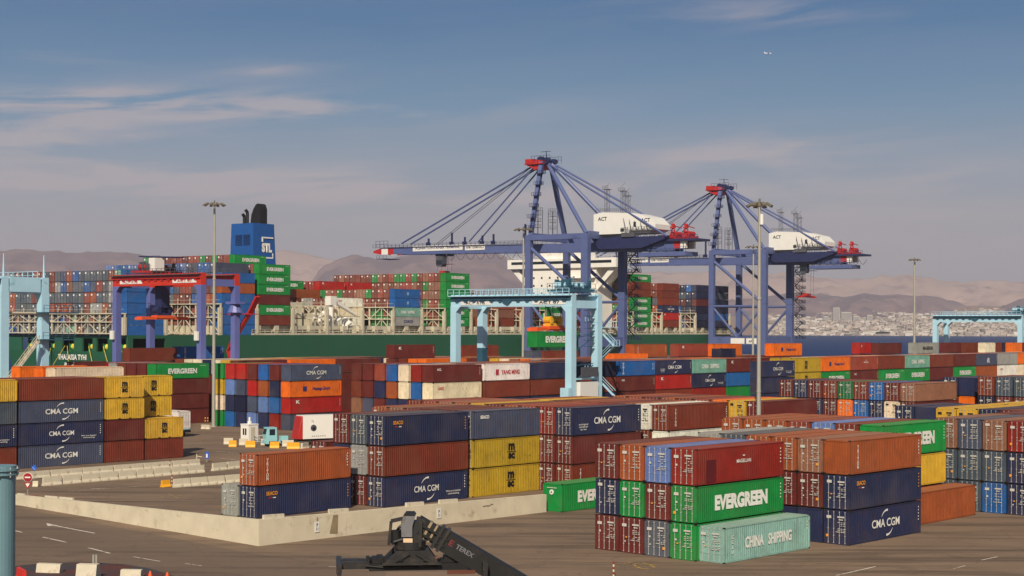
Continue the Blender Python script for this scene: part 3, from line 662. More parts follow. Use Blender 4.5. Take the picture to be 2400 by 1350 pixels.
block('ground right of the navy stack', (36.85, 144.45), 42.6, 3.05, 1, {(0, 0): ['rust/p']}, near=True)
block('far right stack of doors', (50.2, 152.4), 43, 9.2, 3, {(0, 0): ['dred', 'navy', 'navy'], (1, 0): ['tan', 'steel', 'blue'], (2, 0): ['gnavy', 'steel', 'steel'], (3, 0): ['tan', 'steel', 'steel'],
       (0, 1): ['maroon', '~rust', '~navy'], (1, 1): ['gnavy', '~rust', '~navy'], (2, 1): ['brown', '~rust', '~navy'], (3, 1): ['maroon', '~rust', '~navy'], (-1, 0): ['maroon', '~rust', '~navy'], (-1, 1): ['gnavy', '~rust', '~navy']}, near=True)
block('yellow roofed stack at right', (52.5, 178), 42, 9.15, 3, {(0, 0): ['yellow', 'yellow', '~navy'], (1, 0): ['yellow', 'yellow', '~navy'], (2, 0): ['~navy', '~navy', '~navy'], (3, 0): ['navy', '~navy', '~navy'], (-1, 0): ['navy', '~navy', '~navy'], (-2, 0): ['maroon', '~navy', '~navy'],
       (0, 1): ['yellow', '~navy', '~navy'], (1, 1): ['yellow', '~navy', '~navy'], (-1, 1): ['gnavy', '~navy', '~navy'], (-2, 1): ['maroon', '~navy', '~navy']}, near=True)
c0 = at(2147, 897, 222)
block('long row of doors at right', (c0.x, 222), 42.5, 10.45, 4, {(i, 0): v for i, v in enumerate([['tan', 'maroon', '~navy', '~navy'], ['maroon', 'cream', '~navy', '~navy'], ['blue', 'navy', '~navy', '~navy'], ['brown', 'blue', '~navy', '~navy'], ['dgreen', 'orange', '~navy', '~navy'], ['brown', 'maroon', '~navy', '~navy'],
       ['maroon', 'navy', '~navy', '~navy'], ['navy', 'maroon', '~navy', '~navy'], ['maroon', 'mint', '~navy', '~navy']])}, pitch=2.52, near=True)
c0 = at(2284, 886, 232)
block('row with the orange base at right', (c0.x, 232), 41, 11.0, 4, {(0, 0): ['navy/p:CMB', 'orange/p:HAP', '~navy', '~navy'], (1, 0): ['navy', 'brown', '~navy', '~navy']}, near=True, pitch=2.55)
c0 = at(2415, 880, 224)
block('stack at the right edge', (c0.x, 224), 41, 11.3, 4, {(0, 0): ['steel', 'maroon', '~navy', '~navy'], (1, 0): ['steel', 'maroon', '~navy', '~navy'], (2, 0): ['brown', 'dnavy', '~navy', '~navy']}, pitch=2.7)
RF = ['yellow', 'rust', 'tan', 'pink', 'brown', 'rust', 'maroon', 'pink', 'rust', 'maroon']
c0 = at(1790, 941, 190)
block('middle stack behind the lamp mast', (c0.x, 190), 42, 9.3, 3, dict([((0, 0), ['maroon', 'rust:TRI', '~navy']), ((1, 0), ['yellow', 'navy', '~navy']), ((2, 0), ['orange', 'orange', '~navy'])] + [((i, 0), [RF[i], '~rust', '~navy']) for i in range(3, 9)]), near=True)
c0 = at(1568, 950, 183)
block('middle stack left of the lamp mast', (c0.x, 183), 42, 9.15, 3, dict([((0, 0), ['brown:TRI', 'white/p:MRK', '~navy']), ((1, 0), ['white', 'brown', '~navy'])] + [((i, 0), [RF[(i + 3) % 10], '~rust', '~navy']) for i in range(2, 9)]), near=True)
c0 = at(1343, 955, 172)
block('centre stack', (c0.x, 172), 42, 9.35, 3, dict([((0, 0), ['navy:CMC', 'maroon', 'brown:TRI']), ((1, 0), ['dred', 'maroon', 'maroon'])] + [((i, 0), [RF[(i + 5) % 10], '~rust', '~navy']) for i in range(2, 10)]), near=True)
d1 = {(0, 0): ['navy:SEA', 'brown', 'navy:CMB'], (1, 0): ['steel', 'grey', 'maroon'], (2, 0): ['maroon', '~navy', '~navy'], (0, 1): ['gnavy:SE2', 'ochre:MSC', 'ochre:MSC'], (1, 1): ['maroon', '~rust', '~navy']}
for i in range(2, 6): d1[(i, 1)] = [RF[(i * 3) % 10], '~rust', '~navy']
for i in range(2, 6): d1[(i, 2)] = [RF[(i * 3 + 1) % 10], '~rust', '~navy']
block('left middle stack', (-12.6, 157.3), 41.2, 9.2, 3, d1, near=True)
block('left front stack', (-23.8, 147.7), 40, 6.1, 2, {(0, 0): ['rust:TRI', 'navy:SEA'], (1, 0): [None, 'grey']}, near=True)
c0 = gnd(765, 1034, 5.9)
block('low stack behind the left front one', (c0.x, c0.y), 41, 5.9, 2, {(0, 0): ['maroon', '~navy']}, near=True)
A5 = Vector((-61.8, 198.2, 0)); L5 = Vector((math.sin(R(42.6)), math.cos(R(42.6)), 0)); NL = 'left stack by the barriers'
block(NL, A5, 42.6, 11.3, 4, {(0, 0): ['brown', 'gnavy:CMA', 'navy:CMB', 'gnavy:CMA'], (0, -1): ['yellow', 'steel', 'navy:CMB', 'brown'], (1, 0): ['dred', '~navy', '~navy', '~navy'], (2, 0): ['maroon', '~navy', '~navy', '~navy'], (1, -1): ['maroon', '~navy', '~navy', '~navy']}, bay=12.5, near=True, doors=False)
p2 = A5 + L5 * 12.42
block('short stack of the left yard', p2, 42.6, 11.3, 4, {(0, 0): ['yellow:MSC', 'yellow:MSC', 'maroon', 'brown'], (0, 1): [None, None, 'yellow:MSC', 'brown'], (1, 1): ['yellow:MSC', 'yellow:MSC', '~brown', '~brown'], (1, 0): ['ochre', '~brown', '~brown', '~brown']}, bay=6.3, near=True, L=6.06, doors=False)
c0 = at(130, 862, 236)
block('small row behind the left stack', (c0.x, 236), 41, 11.75, 4, {(0, 0): ['cream', '~navy', '~navy', '~navy'], (1, 0): ['orange', '~navy', '~navy', '~navy'], (3, 0): ['orange', '~navy', '~navy', '~navy']}, doors=False, pitch=3.2)
c0 = at(176, 849, 262)
block('left of the far navy end', (c0.x, 262), 41, 12.1, 4, {(0, 0): ['maroon/d', '~navy', '~navy', '~navy']}, doors=False, L=6.06)
c0 = at(365, 853, 286)
block('far left row', (c0.x, 286), 40, 11.2, 4, {(i, 0): v for i, v in enumerate([['green:EVG', 'maroon', 'maroon', 'maroon'], ['maroon', '~navy', '~navy', '~navy'], ['maroon', '~navy', '~navy', '~navy'], ['brown', '~navy', '~navy', '~navy'], ['grey', '~navy', '~navy', '~navy'], ['red', '~navy', '~navy', '~navy'], ['navy', '~navy', '~navy', '~navy']])}, pitch=2.95, doors=False, near=True)
block('far row behind the booth', (-38.3, 273.5), 40, 11.4, 4, {(i, 0): v for i, v in enumerate([['gnavy:CMA', 'orange:HAP', 'red:KLN', 'gnavy'], ['maroon', 'navy', 'blue', 'dred'], ['blue', 'rust', 'lblue', 'navy'], ['maroon', 'red', 'gnavy', 'lblue'], ['red', 'gnavy', 'dnavy', 'navy'], ['red', 'lblue', 'navy', 'blue'], ['green', 'yellow', 'cream', 'green']])}, pitch=3.0, doors=False, near=True)
F2 = {(i, 0): v for i, v in enumerate([['maroon:NOL', 'cream:UAS', '~navy', '~navy'], ['dred', 'blue', '~navy', '~navy'], ['cream', 'cream', '~navy', '~navy'], ['blue', 'rust', '~navy', '~navy'], ['pink', 'navy', 'maroon', '~navy'], ['maroon', 'maroon', 'gnavy', '~navy'], ['maroon', 'brown', 'tan', '~navy']])}
for j, v in enumerate([['white:YML', 'brown'], ['navy', 'brown'], ['dnavy', 'brown'], ['blue:HAN', 'maroon:NOL', 'maroon'], ['navy:CMC', 'red:KLN', 'brown'], ['teal:CHS', 'navy:CMB', 'dred'], ['maroon:KLN', 'blue', 'green'], ['maroon', 'orange']]):
    F2[(0, j + 1)] = v + ['~navy'] * (4 - len(v))
for j in range(0, 9):
    for i in range(1, 6):
        if (i, j) not in F2: F2[(i, j)] = ['~' + random.choice(['rust', 'maroon', 'pink', 'brown', 'orange', 'grey', 'tan'])]
block('far middle row', (-13, 262), 40, 11.75, 4, F2, pitch=2.83, doors=False, near=False)
c0 = at(1785, 847, 292)
block('pair left of the far yellow ones', (c0.x, 292), 40, 12.05, 4, {(0, 0): ['navy:CMB', 'navy', '~navy', '~navy']}, doors=False)
F3 = {}
for j, v in enumerate([['ochre:MSC', 'ochre:MSC'], ['orange:HAP', 'green:EVG'], ['pink:CRN', 'maroon:NOL'], ['brown', 'green:EVG'], ['teal:CHS', 'green:EVG'], ['brown', 'maroon'], ['maroon', 'green:EVG'], ['gnavy:BIG', 'rust'], ['grey', 'white:UAS'], ['orange', 'cream'], ['maroon', 'maroon']]):
    F3[(0, j)] = v + ['~navy', '~navy']
F3[(1, 0)] = ['ochre', '~navy', '~navy', '~navy']
for j in range(1, 11):
    for i in range(1, 4): F3[(i, j)] = ['~' + random.choice(['rust', 'maroon', 'cream', 'brown', 'orange', 'grey'])]
block('far right row', (57.0, 322), 40, 12.1, 4, F3, doors=False)
# roofs of the rows nearest the quay, and the single boxes standing one tier higher on them
TH40 = R(40); L40 = Vector((math.sin(TH40), math.cos(TH40), 0)); P40 = Vector((-math.cos(TH40), math.sin(TH40), 0))
rnd = random.Random(77)
for q, (px0, Yb, nb, nr) in enumerate(((1000, 322, 3, 8), (1290, 322, 7, 6), (560, 300, 4, 7))):
    b0 = at(px0, 840, Yb); b0.z = 0
    for i in range(nr):
        for j in range(nb):
            p = b0 + L40 * 13 * j + P40 * 2.8 * i; p.z = 8.7
            stuff_container(p, R(50), rnd.choice(['rust', 'maroon', 'cream', 'brown', 'orange', 'grey', 'yellow', 'navy', 'pink', 'tan']), hz=2.87, detail=False)
            p.z = 0.0
            if i == 0 or j == 0: stuff_container(p, R(50), rnd.choice(['maroon', 'navy', 'brown']), hz=8.68, detail=False)
TOPS = [(925, 808, 326, 'maroon:KLN', 12.19, 'maroon container alone on the far roofs left of the pale blue gantry'), (1085, 809, 350, 'brown', 12.19, 'red brown container alone between the left legs of the pale blue gantry'),
        (304, 816, 328, 'brown', 12.19, 'red brown container alone under the red gantry'), (421, 812, 340, 'blue:HAN', 12.19, 'bright blue container alone by the right leg of the red gantry'),
        (1248, 822, 338, 'gnavy', 6.06, 'short slate container by the base of the centre lamp mast'), (1275, 822, 340, 'brown', 12.19, 'red brown container under the hanging green one'),
        (1487, 807, 336, 'rust:TRI', 12.19, 'rusty orange container high between the two quay cranes'), (1592, 806, 350, 'pink:KLN', 12.19, 'faded red container high beside the rusty orange one'),
        (1672, 806, 358, 'orange:HAP', 12.19, 'orange container end below the left legs of the right quay crane'), (1690, 817, 348, 'dnavy', 6.06, 'short blackish container in front of the orange end below the crane'),
        (1815, 805, 350, 'orange:HAP', 12.19, 'orange container with dark letters alone against the sea'), (2016, 803, 400, 'red:KLN', 6.06, 'short bright red container alone against the sea'),
        (2062, 804, 398, 'maroon', 12.19, 'maroon container beside the bright red one against the sea'), (2150, 803, 392, 'grey:MRK', 12.19, 'grey container with black lettering below the thin far mast'),
        (2222, 803, 440, 'maroon', 12.19, 'maroon container below the left legs of the far gantry'), (2262, 803, 446, 'brown', 12.19, 'red brown container below the beam of the far gantry'),
        (2312, 803, 440, 'cream', 6.06, 'short cream container below the far gantry'), (2330, 803, 446, 'brown:KLN', 6.06, 'short red brown container right of the cream one below the gantry'),
        (2350, 803, 450, 'dnavy', 6.06, 'blackish container near the right legs of the far gantry'), (2376, 803, 450, 'orange', 6.06, 'short orange container by the right leg of the far gantry'), (2392, 803, 455, 'maroon', 6.06, 'maroon container at the right edge below the far gantry'),
        (1440, 829, 330, 'orange', 12.19, 'orange container low beside the stair leg of the pale blue gantry')]
for px, py, Y, c_, Lc, lab in TOPS:
    p = at(px, py, Y); zt = p.z; h_ = 2.8; p.z = zt - h_
    col, _, lg = c_.partition(':')
    container(p, R(50), col, lab, lg or None, Lc, h_, False, False, group='containers standing one tier above the far rows')
    p.z = 0; stuff_container(p, R(50), 'maroon', Lc, zt - h_ - 0.02, detail=False)

# ------------------------------------------------------------------ the container ship
HULL = mat('hull_green', (34, 88, 62), 0.5, 0, 0.08, 0.08, dirt=(44, 84, 62), dscale=0.12, dpos=(0.55, 0.75))
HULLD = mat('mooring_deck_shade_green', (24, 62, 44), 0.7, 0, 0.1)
CREAM = mat('cream_steel', (196, 188, 166), 0.6, 0, 0.12, 0.4, dirt=(140, 110, 84), dscale=0.35, dpos=(0.58, 0.72))
SHWH = mat('ship_white', (236, 232, 224), 0.5, 0, 0.06, 0.2, dirt=(190, 172, 150), dscale=0.25, dpos=(0.6, 0.75))
GLASS = mat('dark_glass', (34, 42, 52), 0.15, 0.0, 0.1)
FUN = mat('funnel_blue', (26, 82, 150), 0.5, 0, 0.08, 0.15); FUND = mat('funnel_louvre', (20, 56, 104), 0.6)
SOOT = mat('black_steel', (30, 28, 28), 0.6, 0.2, 0.2)
ship = empty('container_ship', SH, RZS); tag(ship, 'huge green hulled container ship moored along the quay', 'ship')
BM, SL, DZ = 51.0, 348.0, 15.6
mb = MB(); st = []
for x in (13.5, 60, 120, 200, 270, 295, 310, 322, 332, 340, 345, SL):
    f = 0 if x < 285 else ((x - 285) / (SL - 285)); ins = BM / 2 * (1 - math.sqrt(max(0, 1 - f ** 2.2))) * 0.97
    lo = BM / 2 * (1 - math.sqrt(max(0, 1 - min(1, f * 1.12) ** 1.9))) * 0.98 if f > 0 else 0
    st.append([(x, lo, -2.9), (x, (ins + lo) / 2, 6), (x, ins, DZ + (4 if x > 330 else 0)), (x, BM - ins, DZ + (4 if x > 330 else 0)), (x, BM - (ins + lo) / 2, 6), (x, BM - lo, -2.9)])
k = 0
for s_ in st: mb.v += s_
for i in range(len(st) - 1):
    for j in range(5): a_ = i * 6 + j; mb.f.append((a_, a_ + 6, a_ + 7, a_ + 1)); mb.m.append(0)
mb.f.append(tuple(range(6))); mb.m.append(0); mb.f.append(tuple(range((len(st) - 1) * 6, len(st) * 6))); mb.m.append(0)
# stern: lower hull, open mooring deck with posts, top strake
mb.hexa([(1.6, 3, -2.9), (13.5, 0.02, -2.9), (13.5, BM - 0.02, -2.9), (1.6, BM - 3, -2.9), (0, 0, 11.2), (13.5, 0.02, 11.2), (13.5, BM - 0.02, 11.2), (0, BM, 11.2)])
mb.box(0, 13.5, 0, BM, 14.7, DZ)
op = [(45, 40.5), (34.5, 30.5), (27.2, 22.2), (18.6, 14.4), (12.8, 8.2), (5.4, 0.8)]
edges = [BM] + [v for o_ in op for v in o_] + [0]
for a_, b2 in zip(edges[0::2], edges[1::2]): mb.box(0, 0.5, b2, a_, 11.2, 14.7)
for a_, b2 in ((0.5, 1.6), (6.4, 7.4), (12.5, 13.5)): mb.box(a_, b2, 0, 0.5, 11.2, 14.7); mb.box(a_, b2, BM - 0.5, BM, 11.2, 14.7)
build(mb, 'hull', HULL, ship)
mb = MB(); mb.box(13.2, 13.45, 0.5, BM - 0.5, 11.25, 14.65); build(mb, 'mooring_deck_bulkhead', HULLD, ship)
WG = mat('winch_green', (28, 120, 60), 0.5); WY = mat('rope_yellow', (224, 200, 70), 0.7)
for a_, b2 in op:
    c_ = (a_ + b2) / 2; mb = MB(); mb.tube((2.2, c_ - 1.2, 12.4), (2.2, c_ + 1.2, 12.4), 0.8, 12); mb.box(1.6, 2.8, c_ - 1.6, c_ - 1.3, 11.2, 13.4); mb.box(1.6, 2.8, c_ + 1.3, c_ + 1.6, 11.2, 13.4); mb.box(0.6, 3.2, c_ - 0.4, c_ + 0.4, 11.2, 11.6)
    wn = build(mb, 'mooring_winch', WG, ship); mb = MB(); mb.tube((2.2, c_ - 0.7, 12.4), (2.2, c_ + 0.5, 12.4), 0.86, 12); build(mb, 'rope_drum', WY, wn)
mb = MB(); mb.quad((13.5, 0.3, DZ + 0.01), (SL - 50, 0.3, DZ + 0.01), (SL - 50, BM - 0.3, DZ + 0.01), (13.5, BM - 0.3, DZ + 0.01)); build(mb, 'deck', mat('deck_paint', (110, 96, 80), 0.8), ship)
RX = Matrix.Rotation(R(-90), 4, 'Z')
for s_, z, wd, hh in (('THALASSA TYHI', 9.6, 12.0, 1.5), ('PIRAEUS', 7.5, 7.0, 1.2)):
    o = link('ship_name', text_mesh(s_, 'w', 0.03, wd, hh), ship); o.location = (0.0 - 0.08 + max(0, (11.2 - z) * 0.1135) - 0.05, 23.0, z); o.rotation_euler.z = R(-90)
# coaming blocks along the deck edge
mb = MB(); rnd = random.Random(3)
x = 46.0
while x < 318:
    mb.box(x, x + 1.6, 0.5, 1.8, DZ, 18.3); mb.box(x - 2.4, x + 4.4, 0.8, 1.3, DZ + 0.9, DZ + 1.2); x += 7.1
mb.box(44, 320, 0.35, 0.7, DZ, DZ + 0.55); mb.box(44, 320, 1.9, 2.6, 17.2, 18.25)
mb.rail((44, 0.3, DZ + .5), (320, 0.3, DZ + .5), 1.1, 110, 0.05)
build(mb, 'deck_edge_supports', CREAM, ship)
mb = MB()
for x in (33, 47, 61.5, 76, 90.5, 105, 118.5, 130, 144, 158, 172, 186, 200, 243, 264, 278, 290, 304, 318): mb.box(x + 0.3, x + 12, 3, BM - 3, DZ, 18.3)
build(mb, 'hatch_covers', CREAM, ship)
def lashing(x, z0=DZ, z1=24.2, diag=True, y1=BM - 0.4):
    mb = MB(); n = 20; st_ = y1 / n; zm = (z0 + z1) / 2 + 0.6
    for i in range(n + 1):
        y = 0.4 + (y1 - 0.4) * i / n; mb.bar((x, y, z0), (x, y, z1 + (1.6 if i % 2 else 0)), 0.42 if i % 4 == 0 else 0.2, 0.42 if i % 4 == 0 else 0.2)
    for z in (z1, zm, z0 + 0.4): mb.bar((x, 0.3, z), (x, y1, z), 0.9, 0.28)
    for z in (z1 + 1.1, zm + 1.1): mb.bar((x - 0.5, 0.3, z), (x - 0.5, y1, z), 0.08)
    for i in range(0, n, 4):
        ya, yb = 0.4 + (y1 - 0.4) * i / n, 0.4 + (y1 - 0.4) * (i + 2) / n; yc = 0.4 + (y1 - 0.4) * (i + 4) / n
        for za, zb in ((z0, zm), (zm, z1)):
            mb.bar((x, ya, za), (x, yb, zb), 0.22); mb.bar((x, yb, zb), (x, yc, za), 0.22)
    mb.box(x - 0.6, x + 0.6, 0.3, 1.0, z0, z1 - 1)
    build(mb, 'lashing_bridge', CREAM, ship)
for x in (-0.75,): lashing(x, 15.6, 21.2)
for x in (12.9, 32.3, 46.1, 60.3, 74.5, 90.1, 104.2, 118.0, 129.3, 143.2, 157.2, 171.2, 185.2, 199.2, 213, 242.3, 256, 263.2, 277.4, 289.2, 303.2, 317.3): lashing(x)
# funnel
mb = MB(); mb.hexa([(61, 17.5, DZ), (71.4, 17.5, DZ), (71.4, 28.6, DZ), (61, 28.6, DZ), (61.6, 18.5, 48.8), (70.2, 18.5, 48.8), (70.2, 27.8, 48.8), (61.6, 27.8, 48.8)])
fn = build(mb, 'funnel', FUN, ship)
mb = MB()
for (ya, yb) in ((19.6, 22.4), (23.0, 25.8)):
    for za, zb in ((42.3, 45.6), (36.6, 39.6), (31.2, 34)):
        for q in range(7): z = za + (zb - za) * q / 7; mb.box(61.3, 61.45 + (z - 40) * 0.0, ya, yb, z, z + 0.22)
build(mb, 'louvre', FUND, fn)
SIDEM = Matrix.Identity(4)
o = link('lettering', text_mesh('STL', 'w', 0.07, 4.2, 2.8), fn); o.location = (66.9, 18.12, 41.6); o.rotation_euler.x = -0.0301
mb = MB()
for x0, z0, sgn in ((65.4, 44.6, -1), (65.4, 38.6, 1)):
    mb.box(65.0, 69.6, 18.15, 18.4, z0 - 0.2, z0 + 0.2); mb.box(69.2, 69.6, 18.15, 18.4, min(z0, z0 + sgn * 1.4), max(z0, z0 + sgn * 1.4)) if sgn > 0 else None
    if sgn < 0: mb.box(65.0, 65.4, 18.15, 18.4, z0 - 1.3, z0)
build(mb, 'emblem_bracket', WHT, fn)
mb = MB(); prof = []
for i in range(9): t_ = i / 8; prof.append((20.6 + 4.2 * t_ ** 1.0 * 0.9, 48.8 + 5.4 * math.sin(t_ * math.pi / 2)))
mb.prism([(19.6, 48.8), (19.6, 53.2), (20.2, 54.6), (20.8, 54.9), (21.6, 54.6), (22.6, 53.4), (23.5, 51.6), (23.9, 48.8)], 'x', 65.6, 68.4); build(mb, 'exhaust_hood', SOOT, fn)
for y, z in ((25.6, 52.4), (26.9, 51.2)):
    mb = MB(); mb.tube((66, y, 48.6), (66, y, z), 0.5, 10); mb.tube((66, y, z), (65.3, y, z + 0.7), 0.5, 10); build(mb, 'exhaust_pipe', SOOT, fn)
# accommodation block and bridge
mb = MB(); mb.box(230.5, 241.5, 9.5, 41.5, DZ, 41); mb.box(229.5, 239, 0, BM, 41, 44.6); mb.box(231, 238, 15, 36, 44.6, 47.6)
for y0, s_ in ((0, 1), (BM, -1)):
    mb.prism([(y0 + s_ * 0.5, 41), (y0 + s_ * 3.4, 41), (y0 + s_ * 11.5, 32.4), (y0 + s_ * 9.5, 32.4)], 'x', 231, 232.2)
    mb.prism([(y0 + s_ * 0.5, 41), (y0 + s_ * 3.4, 41), (y0 + s_ * 11.5, 32.4), (y0 + s_ * 9.5, 32.4)], 'x', 236, 237.2)
sb = build(mb, 'bridge_superstructure', SHWH, ship)
mb = MB(); mb.box(229.38, 229.5, 2, BM - 2, 42.7, 43.7); build(mb, 'bridge_windows', GLASS, sb)
for z in (19, 22, 25, 28, 31, 34, 37):
    mb = MB()
    for i in range(8): y = 11.8 + i * 3.8; mb.box(230.4, 230.5, y, y + .7, z, z + .75)
    build(mb, 'cabin_windows', GLASS, sb)
mb = MB(); mb.rail((229.6, 0.1, 44.6), (229.6, 14.8, 44.6), 1.1, 8); mb.rail((229.6, 36.2, 44.6), (229.6, BM - .1, 44.6), 1.1, 8); mb.rail((231, 15, 47.6), (231, 36, 47.6), 1.1, 9)
mb.tube((234, 25.5, 47.6), (234, 25.5, 54), 0.4, 8, 0.2); mb.bar((234, 21, 51), (234, 30, 51), 0.25); mb.bar((234, 23, 53), (234, 28, 53), 0.2)
build(mb, 'radar_mast', SHWH, sb)
for i in range(6):
    mb = MB(); z = 17 + 4 * i; mb.box(228.6, 230.5, 9.5, 24, z, z + 0.2); mb.rail((228.6, 9.5, z + .2), (228.6, 24, z + .2), 1.0, 6); build(mb, 'balcony', SHWH, sb)
# white engine casing, provision crane and vents aft of the middle bays
mb = MB(); mb.box(76, 89, 20, 38, DZ, 22); mb.box(78, 86, 22, 34, 22, 25.5)
cs = build(mb, 'engine_casing', CREAM, ship)
mb = MB(); mb.tube((79, 3.2, DZ), (79, 3.2, 27), 0.9, 12, 0.7); mb.tube((79, 3.2, 26), (90.5, 3.4, 21.5), 0.5, 10); mb.tube((79, 3.2, 27.2), (90.5, 3.4, 21.7), 0.12, 6); mb.box(77.8, 80.4, 2.2, 4.4, 24.5, 27.2); build(mb, 'provision_crane', SHWH, ship)
rnd = random.Random(12)
for i in range(9):
    x, y = rnd.uniform(76, 88), rnd.uniform(1.5, 9); h_ = rnd.uniform(2, 7.5); mb = MB(); mb.tube((x, y, DZ), (x, y, DZ + h_), rnd.uniform(0.2, 0.55), 8)
    mb.tube((x, y, DZ + h_), (x + 1.4, y, DZ + h_ + 0.8), 0.5, 8, 0.8); mb.bar((x, y, DZ + h_ * .5), (x + rnd.uniform(-4, 4), y + 1, DZ + rnd.uniform(1, 6)), 0.25); build(mb, 'vent', SHWH, ship)
def cont_ship(x, i, z, colspec, lab, L=12.19):
    col, _, lg = colspec.partition(':'); p = SH + LS * x + PS * (0.5 + i * 2.5); p.z = z
    container(p, RZS, col, lab, lg or None, L, 2.88, False, False, group='containers along the near side of the ship')
def stuff_ship(x, i, z, col, det=True):
    p = SH + LS * x + PS * (0.5 + i * 2.5); p.z = z; stuff_container(p, RZS, col, 12.19, 2.88, detail=det)
rnd = random.Random(21)
def bay(x, z0, n, pal, r0=0, r1=20, top=None, side=None, sidename=''):
    for i in range(r0, r1):
        for t in range(n):
            if i == r0 and side: continue
            p_ = top if (t == n - 1 and top) else pal
            if t < n - 3 and r0 + 3 < i < r1 - 1 and x > 1 and x not in (130, 33): continue
            stuff_ship(x, i, z0 + t * 2.9, rnd.choice(p_))
    if side:
        for t, s_ in enumerate(side):
            if s_: cont_ship(x, r0, z0 + (len(side) - 1 - t) * 2.9, s_, PAL[s_.split(':')[0]][1] + ' container, ' + TN[t] + ' of ' + sidename)
TN = ['topmost', 'second from the top', 'third from the top', 'fourth from the top', 'fifth from the top', 'sixth from the top', 'seventh from the top']
MIX0 = ['grey', 'steel', 'gnavy', 'steel', 'rust', 'brown', 'teal', 'dgrey', 'gnavy', 'tan', 'pink', 'rust', 'blue', 'steel', 'grey', 'dgrey']; GB = ['brown', 'tan', 'green', 'rust', 'pink', 'green', 'brown', 'pink']
BL = ['blue', 'gnavy', 'blue', 'lblue', 'blue']; DK = ['dnavy', 'navy', 'maroon', 'dnavy', 'steel', 'blue', 'maroon']  # DK: darker paints stand in for shade on the forward bays
bay(0, 15.3, 6, MIX0, side=['blue', 'blue', 'blue', 'blue', 'blue', 'blue'], sidename="the ship's stern stack")
bay(33, 18.4, 6, ['blue', 'brown', 'pink', 'blue', 'gnavy', 'rust', 'maroon', 'dgrey'], top=BL, side=None, r0=1)
for t, s_ in enumerate(['blue', 'rust', 'blue', 'blue', 'blue', 'blue']): cont_ship(33, 0, 15.6 + (5 - t) * 2.9, s_, PAL[s_][1] + ' container, ' + TN[t] + ' of the stack behind the red gantry')
cont_ship(33, 1, 18.4 + 5 * 2.9 + 2.92, 'blue', 'bright blue container lying alone highest behind the red gantry') if False else None
bay(47, 18.4, 6, GB, side=['green:EVG', 'green:EVG', 'green:EVG', 'maroon', 'green:EVG', 'brown'], sidename='the stack before the funnel')
bay(47, 35.8, 1, ['brown', 'pink', 'green', 'brown', 'maroon', 'green', 'pink'], r0=4, r1=20, side=['green:EVG'], sidename='the ship beside the funnel foot')
bay(90.5, 18.4, 4, GB, r0=12, r1=20); bay(90.5, 30.0, 1, GB, r0=15, side=['green:EVG'], sidename='the dark row just right of the funnel')
bay(91.5, 18.4, 3, ['white', 'brown', 'cream', 'grey'], r0=5, r1=11, side=['white:UAS', 'cream', 'white'], sidename='the white stack amidships')
bay(105, 18.4, 4, ['green', 'brown', 'pink', 'tan', 'green', 'brown'], side=['blue:DIA', 'blue:DIA', 'teal:CHS', 'grey:COS'], sidename='the blue topped midship stack')
bay(105, 30.0, 1, ['dred'], r0=13, r1=19, side=['red:KLN'], sidename='the middle bays, left one of two')
bay(118.5, 18.4, 4, GB, r0=8, r1=20); bay(118.5, 30.0, 1, ['dred'], r0=13, r1=19, side=['red:KLN'], sidename='the middle bays, right one of two')
bay(130, 18.4, 6, ['pink', 'brown', 'tan', 'green', 'brown', 'brown', 'tan'], top=['brown', 'pink', 'green', 'brown', 'tan'], side=['green:EVG', 'green:EVG', 'green', 'green:EVG', 'green:EVG', 'green:EVG'], sidename='the tall stack above the pale gantry')
for x, n in ((144, 4), (158, 4), (172, 3), (186, 4), (200, 4)): bay(x, 18.4, n, GB, r0=1 if x != 172 else 3, r1=20)
for x, sd_ in ((186, ['green:EVG', 'green:EVG', 'green:EVG', 'rust']), (144, None)):
    if sd_:
        for t, s_ in enumerate(sd_): cont_ship(x, 0, 18.4 + (3 - t) * 2.9, s_, PAL[s_.split(':')[0]][1] + ' container, ' + TN[t] + ' of the stack before the white bridge')
bay(243, 18.4, 7, GB, side=['green:EVG', 'brown', 'brown', 'green:EVG', 'green:EVG', 'green:EVG', 'green:EVG'], sidename='the stack right of the white bridge')
bay(264, 18.4, 6, ['rust', 'brown', 'rust', 'dgrey', 'rust', 'brown'], side=['brown', 'brown', 'brown', 'navy:CMA', 'red:KLN', 'brown'], sidename='the stack between the quay cranes')
bay(290, 18.4, 6, DK, r0=0); bay(304, 18.4, 6, DK); bay(318, 18.4, 6, ['blue', 'navy', 'maroon', 'steel'], r0=4, r1=16)
for q, (y, z, qx, qo) in enumerate(((32, 12.5, -34, 4), (25, 12.6, -22, 3), (16, 12.6, -12, 3), (10, 12.6, -6, 2.5), (4, 12.6, 8, 2.5), (26, 12.6, -40, 5))):
    a_ = SH + PS * y; a_.z = z; b2 = quay(qx, qo); b2.z = 0.4; mb = MB(); pr = a_
    for i in range(1, 13):
        f = i / 12; p = a_.lerp(b2, f); p.z -= 2.2 * math.sin(f * math.pi); mb.tube(pr, p, 0.07, 5); pr = p
    tag(build(mb, 'mooring_line', WY), 'slack mooring line from the %s stern opening of the green ship to the quay' % ['third', 'fourth', 'fifth', 'sixth', 'rightmost', 'second'][q], 'rope', 'mooring lines at the stern')

